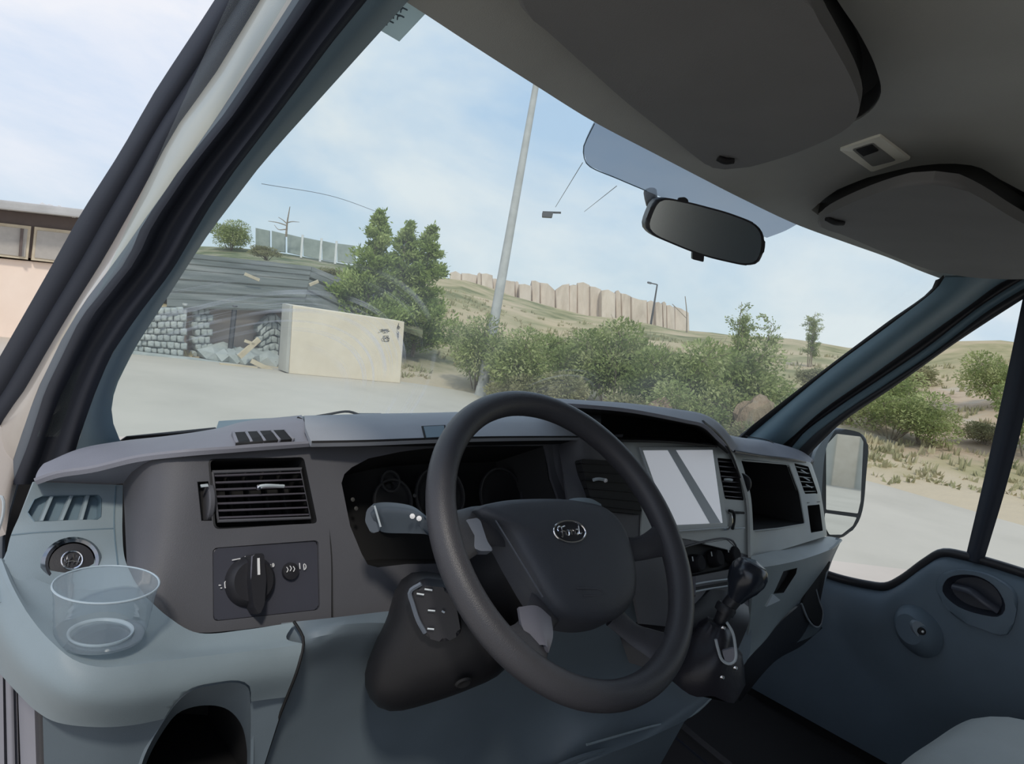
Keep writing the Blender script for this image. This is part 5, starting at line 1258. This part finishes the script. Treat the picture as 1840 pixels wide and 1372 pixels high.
spoke([WS(985, 1080, -.022), WS(965, 1120, -.018), WS(955, 1150, -.012), WS(940, 1180, -.004)], lambda t: .024-.006*math.sin(t*3.1)+.012*t*t)
spoke([WS(1100, 1105, -.022), WS(1140, 1140, -.018), WS(1170, 1155, -.010), WS(1205, 1175, -.002)], lambda t: .018-.004*math.sin(t*3.1)+.012*t*t)
slab('button_panel', rnd([WS(*p, -.008) for p in [(832, 936), (858, 932), (872, 975), (884, 992), (858, 992), (846, 985)]], .004), plastic('spoke_button', (.20, .22, .26), .45, 0), wh, .004, .006, .002)
sheet('lower_spoke_inlay', [[WS(932, 1090, -.008), WS(965, 1088, -.006), WS(990, 1108, -.008)], [WS(940, 1130, -.006), WS(968, 1125, -.002), WS(994, 1140, -.006)], [WS(965, 1158, -.006), WS(982, 1160, -.002), WS(986, 1172, -.006)]], plastic('spoke_inlay_grey', (.17, .17, .20), .35, .1), wh, 12, 8, .004)

# column shroud, stalks, keys
colm = empty('steering_column', WC-WN*.1); tag(colm, 'black steering column shroud with two stalks behind the wheel', 'steering column')
C0 = WC-WN*.045-WB*.01; C1 = WC-WN*.24-WB*.035
def shroud_ring(c, a, b, n=28): return [c+WX*(a*math.cos(t)*(1 if abs(math.cos(t)) < 2 else 1))+WB*(b*math.sin(t)) for t in [2*math.pi*i/n for i in range(n)]]
def loft_closed(name, rings, mat, par):
    n = len(rings[0]); vs = [p for r in rings for p in r]; fs = []
    for i in range(len(rings)-1):
        for q in range(n): fs.append((i*n+q, i*n+(q+1) % n, (i+1)*n+(q+1) % n, (i+1)*n+q))
    fs += [tuple(range(n))[::-1], tuple((len(rings)-1)*n+q for q in range(n))]
    return mesh(name, vs, fs, mat, par, True, 60)
M_shr = plastic('shroud_plastic', (.011, .011, .013), .5, .2)
loft_closed('shroud', [shroud_ring(C0, .055, .05), shroud_ring(C0.lerp(C1, .2), .068, .062), shroud_ring(C0.lerp(C1, .6), .07, .066), shroud_ring(C1, .07, .07)], M_shr, colm)
# lower gaiter bulging down to the left of the wheel
gt = [(697, 1104), (672, 1159), (656, 1205), (657, 1236), (672, 1264), (693, 1276), (718, 1277), (748, 1270), (838, 1240), (905, 1205), (930, 1150), (850, 1060), (790, 1030), (735, 1030), (712, 1055)]
rings = []
gc = at(780, 1150, y=.0)
for yy, s_ in ((.14, .98), (.06, 1.0), (.02, .98), (-.005, .9), (-.02, .7), (-.026, .4)):
    rings.append([at(780+(a-780)*s_, 1155+(b-1155)*s_, d=(at(a, b, y=.05)-CAM).dot(fw)*0+.84+(yy-.05)*.9) for a, b in [(q.x, q.y) for q in catmull([V((a, b, 0)) for a, b in gt], 36, True)]])
loft_closed('lower_cover', rings, M_shr, colm)
def CP(a, b, d): return at(a, b, d=d)
lathe('adjust_socket', [(.008, 0), (.006, .002), (0, .0005)], M_pit, colm, c=CP(833, 1226, .775), axis=(-.3, -.8, -.4), n=18, sx=1.3)
# left stalk
st = empty('indicator_stalk', CP(715, 930, .80)); st.parent = colm; st.location = CP(715, 930, .80)-under(colm)
sheet('stalk_body', [[CP(662, 917, .80), CP(672, 905, .80), CP(738, 908, .775), CP(760, 922, .765), CP(790, 950, .76)], [CP(668, 925, .79), CP(678, 918, .788), CP(738, 918, .765), CP(762, 932, .755), CP(790, 960, .75)], [CP(676, 950, .80), CP(690, 956, .79), CP(738, 958, .77), CP(768, 960, .76), CP(790, 968, .76)]], M_stalk, st, 24, 12, .012)
slab('stalk_tip', rnd([CP(*p, .797) for p in [(660, 914), (671, 905), (686, 952), (668, 957), (657, 935)]], .003), plastic('stalk_tip', (.075, .09, .11), .4, 0), st, .004, .012, .002)
tube('tip_groove', [CP(673, 908, .785), CP(684, 946, .785)], .0012, M_satin, st, 4, 5)
for (a, b) in [(741, 927), (753, 931)]: lathe('stalk_print', [(.003, 0), (0, .0008)], M_white, st, c=CP(a, b, .752), axis=-fw, n=8)
s2 = empty('wiper_stalk', CP(1050, 905, .92)); s2.parent = colm; s2.location = CP(1050, 905, .92)-under(colm)
sheet('stalk_body', [[CP(1015, 908, .90), CP(1024, 896, .92), CP(1060, 895, .93), CP(1080, 905, .94)], [CP(1015, 915, .89), CP(1026, 905, .91), CP(1055, 906, .92), CP(1086, 930, .93)], [CP(1015, 930, .89), CP(1030, 928, .90), CP(1060, 930, .91), CP(1084, 940, .93)]], M_satin if False else plastic('wiper_stalk_grey', (.24, .29, .32), .4, 0), s2, 14, 8, .012)
# radio remote satellite
rm = empty('radio_remote', CP(790, 1095, .77)); rm.parent = colm; rm.location = CP(790, 1095, .77)-under(colm)
slab('remote_body', rnd([CP(*p, .765) for p in [(735, 1062), (757, 1047), (808, 1052), (822, 1090), (830, 1135), (800, 1150), (765, 1140), (752, 1110)]], .006), M_black, rm, .008, .02, .004)
tube('remote_edge', [CP(757, 1048, .755), CP(737, 1062, .755), CP(742, 1085, .755), CP(752, 1115, .755), CP(764, 1136, .757)], .0026, plastic('remote_edge', (.12, .14, .17), .35, 0), rm, 16, 6)
for (a, b, c_, d_) in [(749, 1066, 762, 1068), (763, 1058, 777, 1060), (769, 1096, 782, 1097), (794, 1097, 799, 1100), (768, 1129, 780, 1130)]:
    tube('printed_mark', [CP(a, b, .7535), CP(c_, d_, .7535)], .0011, M_satin, rm, 2, 5)

# ================================================================= GEAR LEVER
ge = empty('gear_lever', at(1290, 1160, d=1.15)); tag(ge, 'black gear lever with round knob and folded gaiter right of the wheel', 'gear lever')
G = lambda a, b, d=1.15: at(a, b, d=d)
kd = (G(1341, 1035)-G(1300, 1110)).normalized(); kb_ = G(1326, 1066)
lathe('gear_knob', [(.013, -.012), (.018, 0), (.026, .014), (.031, .030), (.0305, .042), (.025, .053), (.014, .059), (0, .061)], plastic('knob_gloss', (.018, .022, .032), .22, 0, spec=.6), ge, c=kb_, axis=kd, n=36)
kt = lathe('knob_cap', [(.0215, .0545), (.020, .0575), (0, .0625)], plastic('knob_cap_grey', (.10, .12, .14), .25, 0), ge, c=kb_, axis=kd, n=32)
tube('shaft', [kb_-kd*.005, G(1305, 1095), G(1290, 1130), G(1280, 1160)], lambda t: .013-.002*t, M_black, ge, 16, 12)
lathe('collar', [(.016, 0), (.017, .01), (.015, .014)], M_black, ge, c=G(1300, 1100), axis=kd, n=20)
rings = []
for k, (cx_, cy_, r_) in enumerate([(1290, 1120, .018), (1285, 1135, .030), (1278, 1150, .036), (1276, 1165, .048), (1272, 1185, .052), (1268, 1205, .058), (1262, 1225, .055)]):
    c = G(cx_, cy_, 1.14+.002*k); rings.append([c+V((math.cos(t)*r_*(1+.12*math.sin(3*t+k)), math.sin(t)*r_*(1+.1*math.cos(4*t+k)), .004*math.sin(5*t))) for t in [2*math.pi*i/32 for i in range(32)]])
loft_closed('gaiter', rings, plastic('gaiter_leather', (.022, .021, .027), .38, .4, 300), ge)
tube('gaiter_clip', [G(1306, 1118, 1.09), G(1316, 1135, 1.09), G(1321, 1160, 1.09), G(1321, 1185, 1.09), G(1312, 1192, 1.09), G(1298, 1186, 1.09), G(1290, 1165, 1.09), G(1286, 1148, 1.09)], .0024, M_satin, ge, 30, 6)
slab('gaiter_flap', rnd([G(*p, 1.092) for p in [(1297, 1168), (1320, 1162), (1320, 1188), (1303, 1190)]], .004), M_sillg, ge, .002, .003, .001)
for p in [(1300, 1128), (1322, 1200), (1298, 1217)]:
    lathe('clip_stud', [(.0035, 0), (0, .0025)], M_chrome, ge, c=G(*p, 1.085), axis=-fw, n=10)
# console surround with cup ring
cs = empty('centre_console', at(1270, 1130, d=1.2)); tag(cs, 'dark console around the gear lever below the heater controls', 'console')
sheet('console_body', [[G(1100, 1075, 1.24), G(1200, 1070, 1.24), G(1300, 1060, 1.25), G(1345, 1090, 1.27)], [G(1110, 1130, 1.16), G(1200, 1130, 1.15), G(1280, 1130, 1.17), G(1345, 1120, 1.20)], [G(1130, 1190, 1.14), G(1200, 1210, 1.12), G(1270, 1220, 1.13), G(1320, 1180, 1.16)]], M_black, cs, 20, 12, .006)
tube('cup_ring', [G(1160, 1092, 1.15), G(1163, 1080, 1.16), G(1180, 1073, 1.17), G(1200, 1072, 1.18)], .0028, M_satin, cs, 12, 6)
sheet('coin_tray', [[G(1140, 1040, 1.21), G(1200, 1035, 1.21), G(1250, 1035, 1.21)], [G(1143, 1075, 1.18), G(1200, 1070, 1.18), G(1250, 1068, 1.18)]], plastic('tray_grey', (.12, .12, .135), .5, .1), cs, 12, 5, .006)

# ================================================================= CEILING FITTINGS
def visor(pts, lab, z, hinge, edge):
    v = empty('sun_visor', at(*pts[0], z=z)); tag(v, lab, 'sun visor')
    P_ = catmull([at(a, b, z=z) for a, b in pts], 60, True)
    slab('visor_board', P_, M_visor, v, .016, 0, .006, 3, nrm=(0, 0, -1))
    a, b = at(*hinge[0], z=z-.018), at(*hinge[1], z=z-.018)
    tube('hinge_pin', [a, a.lerp(b, .5)+V((0, 0, -.003)), b], .005, M_pit, v, 8, 8)
    box('hinge_bracket', a.lerp(b, .5)+V((0, 0, .012)), (.03, .014, .018), M_dark, v, .003)
    return v
visor([(930, -40), (1000, 36), (1070, 103), (1137, 165), (1210, 225), (1262, 268), (1290, 286), (1330, 284), (1400, 265), (1457, 243), (1516, 213), (1543, 188), (1550, 160), (1540, 120), (1511, 60), (1475, -5), (1440, -60), (1180, -80)], 'large driver side sun visor folded against the headliner', 2.052, ((1290, 283), (1318, 288)), None)
visor([(1474, 392), (1482, 374), (1520, 352), (1594, 322), (1650, 308), (1710, 309), (1760, 330), (1810, 362), (1900, 420), (1920, 470), (1860, 486), (1760, 487), (1690, 476), (1594, 440), (1511, 404)], 'passenger side sun visor folded against the headliner', 2.040, ((1486, 392), (1515, 400)), None)
hp_ = next(o for o in bpy.data.objects if o.name.startswith('headliner_panel'))
def head_hit(a, b, bv=BVHTree.FromPolygons([tuple(v.co+ce.location) for v in hp_.data.vertices], [tuple(p.vertices) for p in hp_.data.polygons])):
    r = bv.ray_cast(CAM, ray(a, b))[0]; return r if r else at(a, b, z=2.1)
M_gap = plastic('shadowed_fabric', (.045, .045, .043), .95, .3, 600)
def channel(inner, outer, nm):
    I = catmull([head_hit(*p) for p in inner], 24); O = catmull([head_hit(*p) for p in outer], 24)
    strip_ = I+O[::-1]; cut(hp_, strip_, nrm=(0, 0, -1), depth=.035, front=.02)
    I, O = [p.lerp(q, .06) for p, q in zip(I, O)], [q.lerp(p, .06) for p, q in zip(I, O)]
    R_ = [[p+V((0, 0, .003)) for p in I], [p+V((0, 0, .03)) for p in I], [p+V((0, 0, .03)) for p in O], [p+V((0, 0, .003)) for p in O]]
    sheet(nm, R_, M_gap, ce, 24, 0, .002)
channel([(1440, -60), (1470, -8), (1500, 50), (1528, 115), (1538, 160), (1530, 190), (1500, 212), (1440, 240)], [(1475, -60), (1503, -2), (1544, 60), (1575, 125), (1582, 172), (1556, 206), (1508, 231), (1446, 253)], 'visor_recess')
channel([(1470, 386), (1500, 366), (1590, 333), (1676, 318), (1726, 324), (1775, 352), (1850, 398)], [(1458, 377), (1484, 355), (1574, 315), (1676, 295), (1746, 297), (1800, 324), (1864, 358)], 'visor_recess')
cl_ = empty('ceiling_lamp', head_hit(1575, 272)); tag(cl_, 'small cream interior lamp with a rocker switch between the visors', 'lamp')
fo = [head_hit(a, b) for a, b in [(1509, 265), (1582, 240), (1637, 282), (1567, 305)]]
fi = [head_hit(a, b) for a, b in [(1532, 263), (1570, 251), (1611, 283), (1569, 294)]]
ft_ = slab('lamp_frame', rnd(fo, .003), M_visorlamp, cl_, .0035, .006, .0015, nrm=(0, 0, -1))
slab('lamp_lens', rnd([p-V((0, 0, .0035)) for p in fi], .004), plastic('lamp_lens', (.26, .26, .24), .3, 0), cl_, .0012, .002, .0005, nrm=(0, 0, -1))
slab('rocker_switch', [head_hit(a, b)-V((0, 0, .004)) for a, b in [(1540, 262), (1568, 253), (1580, 263), (1553, 273)]], M_pit, cl_, .003, .001, .001, nrm=(0, 0, -1))

# rear-view mirror
MY = .17
rv = empty('rear_view_mirror', at(1265, 415, y=MY)); tag(rv, 'black rear-view mirror hanging on the windscreen below the tint strip', 'mirror')
mo = [(1188, 355), (1229, 361), (1270, 371), (1318, 385), (1362, 405), (1374, 424), (1373, 453), (1364, 472), (1347, 477), (1300, 469), (1259, 458), (1210, 439), (1170, 420), (1160, 408), (1160, 398), (1170, 371), (1177, 360)]
MN = (CAM+V((.35, -.1, 0))-at(1265, 415, y=MY)).normalized()
MP = Pl(at(1265, 415, y=MY), MN)
mo3 = catmull([MP(*p) for p in mo], 60, True); mc = sum(mo3, V())/60
slab('mirror_housing', mo3, M_black, rv, 0, .035, .007, 4)
slab('mirror_glass', [mc+(p-mc)*.93 for p in mo3], M_dim, rv, .0012, .001)
slab('anti_dazzle_tab', rnd([MP(*p) for p in [(1245, 452), (1266, 458), (1265, 471), (1245, 466)]], .002), M_black, rv, -.002, .012, .001)
slab('top_clip', rnd([MP(*p) for p in [(1218, 362), (1221, 355), (1232, 354), (1238, 359), (1238, 366)]], .002), M_black, rv, -.004, .01, .001)
gpt = at(1178, 345, y=.215)
MD = (mc-CAM).dot(fw)
tube('stem', [mc+fw*.04, at(1205, 388, d=MD+.055), at(1174, 368, d=MD+.06), at(1168, 344, d=MD+.07)], lambda t: .009+.003*t, M_black, rv, 12, 10)
# tint strip and sticker on the glass
BVw = BVHTree.FromPolygons([tuple(p) for r in rows for p in r], [(i*17+j, i*17+j+1, (i+1)*17+j+1, (i+1)*17+j) for i in range(8) for j in range(16)])
def GP(a, b, off=.004):
    r = BVw.ray_cast(CAM, ray(a, b))[0]
    if r is None: r = at(a, b, z=2.05)
    return r-(r-CAM).normalized()*off
def tint_mat():
    m = bpy.data.materials.new('tint_film'); m.use_nodes = True; nt = m.node_tree; nt.nodes.clear()
    out = N(nt, 'ShaderNodeOutputMaterial'); a = N(nt, 'ShaderNodeBsdfTransparent'); a.inputs[0].default_value = (.36, .38, .42, 1)
    b = N(nt, 'ShaderNodeBsdfTranslucent'); b.inputs[0].default_value = (.42, .45, .50, 1); mm_ = N(nt, 'ShaderNodeMixShader', Fac=.45)
    nt.links.new(a.outputs[0], mm_.inputs[1]); nt.links.new(b.outputs[0], mm_.inputs[2]); nt.links.new(mm_.outputs[0], out.inputs[0]); return m
ts = sheet('tint_strip', [[GP(*p) for p in [(1074, 205), (1180, 268), (1260, 308), (1340, 350), (1440, 398)]], [GP(*p) for p in [(1049, 262), (1140, 303), (1220, 342), (1305, 376), (1412, 414)]], [GP(*p) for p in [(1055, 296), (1110, 321), (1162, 343), (1260, 384), (1378, 427)]]], tint_mat(), None, 24, 8, 0)
tag(ts, 'translucent grey tint strip stuck across the top of the windscreen', 'tint strip')
tube('strip', [GP(*p) for p in [(1068, 222), (1055, 248), (1049, 262), (1049, 280), (1056, 296), (1110, 321), (1162, 343)]], .0009, M_teal, ts, 20, 4)
def paper_mat():
    m = bpy.data.materials.new('sticker_paper'); m.use_nodes = True; nt = m.node_tree; p = nt.nodes['Principled BSDF']; p.inputs['Base Color'].default_value = (.6, .64, .62, 1)
    t_ = N(nt, 'ShaderNodeBsdfTranslucent'); t_.inputs[0].default_value = (.72, .78, .76, 1); mm_ = N(nt, 'ShaderNodeMixShader', Fac=.75)
    nt.links.new(p.outputs[0], mm_.inputs[1]); nt.links.new(t_.outputs[0], mm_.inputs[2]); nt.links.new(mm_.outputs[0], nt.nodes['Material Output'].inputs[0]); return m
stk = slab('inspection_sticker', [GP(*p) for p in [(731, -6), (764, 24), (717, 74), (676, 50)]], paper_mat(), None, .0006, .0004)
tag(stk, 'pale square sticker in the top driver side corner of the windscreen', 'sticker')
stn = (GP(764, 24)-GP(731, -6)).normalized(); std = (GP(676, 50)-GP(731, -6)).normalized(); snn = stn.cross(std).normalized()
if snn.dot(CAM-GP(720, 40)) < 0: snn = -snn
for (a, b) in [(700, 40), (719, 30), (725, 17), (712, 28)]:
    c = GP(a, b, .0055); tube('sticker_print', [c+std*.004, c-stn*.003, c-std*.002+stn*.004], .0008, plastic('print_grey', (.10, .13, .15), .6, 0), stk, 5, 4)
# wiper on the outside of the glass
wi = empty('wiper', at(610, 745, y=.76)); tag(wi, 'thin black wiper lying at the foot of the windscreen', 'wiper')
tube('wiper_arm', [at(556, 750, y=.74), at(590, 744, y=.74), at(625, 739, y=.74), at(646, 745, y=.74)], .0028, M_pit, wi, 14, 6)
tube('wiper_blade', [at(640, 744, y=.75), at(684, 744, y=.75)], .003, M_seal, wi, 4, 6)
bd2 = slab('glass_frit', [at(*p, y=.66) for p in [(216, 792), (228, 784), (388, 768), (392, 776)]], M_pit, wn, 0, .004)

# passenger door mirror
dm = empty('door_mirror', at(1520, 870, x=1.12)); tag(dm, 'passenger door mirror with pale housing reflecting a grey building', 'mirror')
MXP = Pl(at(1520, 870, x=1.10), (-.52, -.85, .065))
mo_ = [(1480, 792), (1502, 772), (1545, 777), (1558, 788), (1556, 860), (1549, 920), (1538, 945), (1515, 966), (1490, 965), (1478, 940)]
mm3 = catmull([MXP(*p) for p in mo_], 50, True)
slab('mirror_housing', mm3, plastic('mirror_black', (.035, .04, .045), .4, 0), dm, 0, .06, .008, 3)
sheet('housing_cheek', [[MXP(1502, 770, .004), MXP(1486, 800, .004), MXP(1478, 860, .004), MXP(1476, 940, .004)], [MXP(1478, 792, .0), MXP(1466, 812, .0), MXP(1458, 870, .0), MXP(1462, 930, .0)]], plastic('mirror_cheek', (.22, .25, .27), .5, 0), dm, 14, 5, .02)
mg = [(1484, 800), (1503, 779), (1546, 784), (1551, 793), (1546, 900), (1541, 922), (1484, 915)]
slab('mirror_glass', rnd([MXP(*p, .001) for p in mg], .004), M_mirror, dm, .001, .002)
mg2 = [(1482, 921), (1539, 929), (1532, 944), (1512, 960), (1490, 960), (1481, 944)]
slab('blind_spot_glass', rnd([MXP(*p, .001) for p in mg2], .004), mirror_mat('convex_mirror', (.80, .83, .83), .03), dm, .001, .002)
tube('mirror_arm', [MXP(1478, 948, -.02), MXP(1470, 955, -.03), at(1455, 960, x=.9)], .014, M_black, dm, 8, 8)

# passenger seat
ps = empty('passenger_seat', (.5, -.45, .85)); tag(ps, 'passenger seat with light grey fabric cushion', 'seat')
bm = bmesh.new(); bmesh.ops.create_grid(bm, x_segments=24, y_segments=20, size=1)
vs = []; nxx, nyy = 25, 21
def cush(u, v):
    x = .36+u*.345; y = -.50+v*.30; e = max(abs(u), abs(v)); z = 1.175
    z -= .05*max(0, (abs(u)-.72)/.28)**2+.045*max(0, (v-.6)/.4)**2+.01*math.sin(u*9)*.15
    k = 1-.06*(u*u*v*v); return V((.36+(x-.36)*k, -.50+(y+.50)*k, z+.012))
rowsT = [[cush(-1+2*i/24, -1+2*j/20) for i in range(25)] for j in range(21)]
fr_ = [V((p.x, p.y+.012, 1.0)) for p in rowsT[-1]]
verts = [p for r in rowsT for p in r]+fr_; n = 25
fs = [(j*n+i, j*n+i+1, (j+1)*n+i+1, (j+1)*n+i) for j in range(21) for i in range(24)]
bm.free(); mesh('cushion', verts, fs, M_seat, ps, True, 80)
box('seat_base', (.38, -.52, .96), (.56, .5, .28), M_black, ps, .02)
box('backrest', (.38, -.84, 1.5), (.56, .12, .7), M_seat, ps, .05, rx=.15, seg=4)
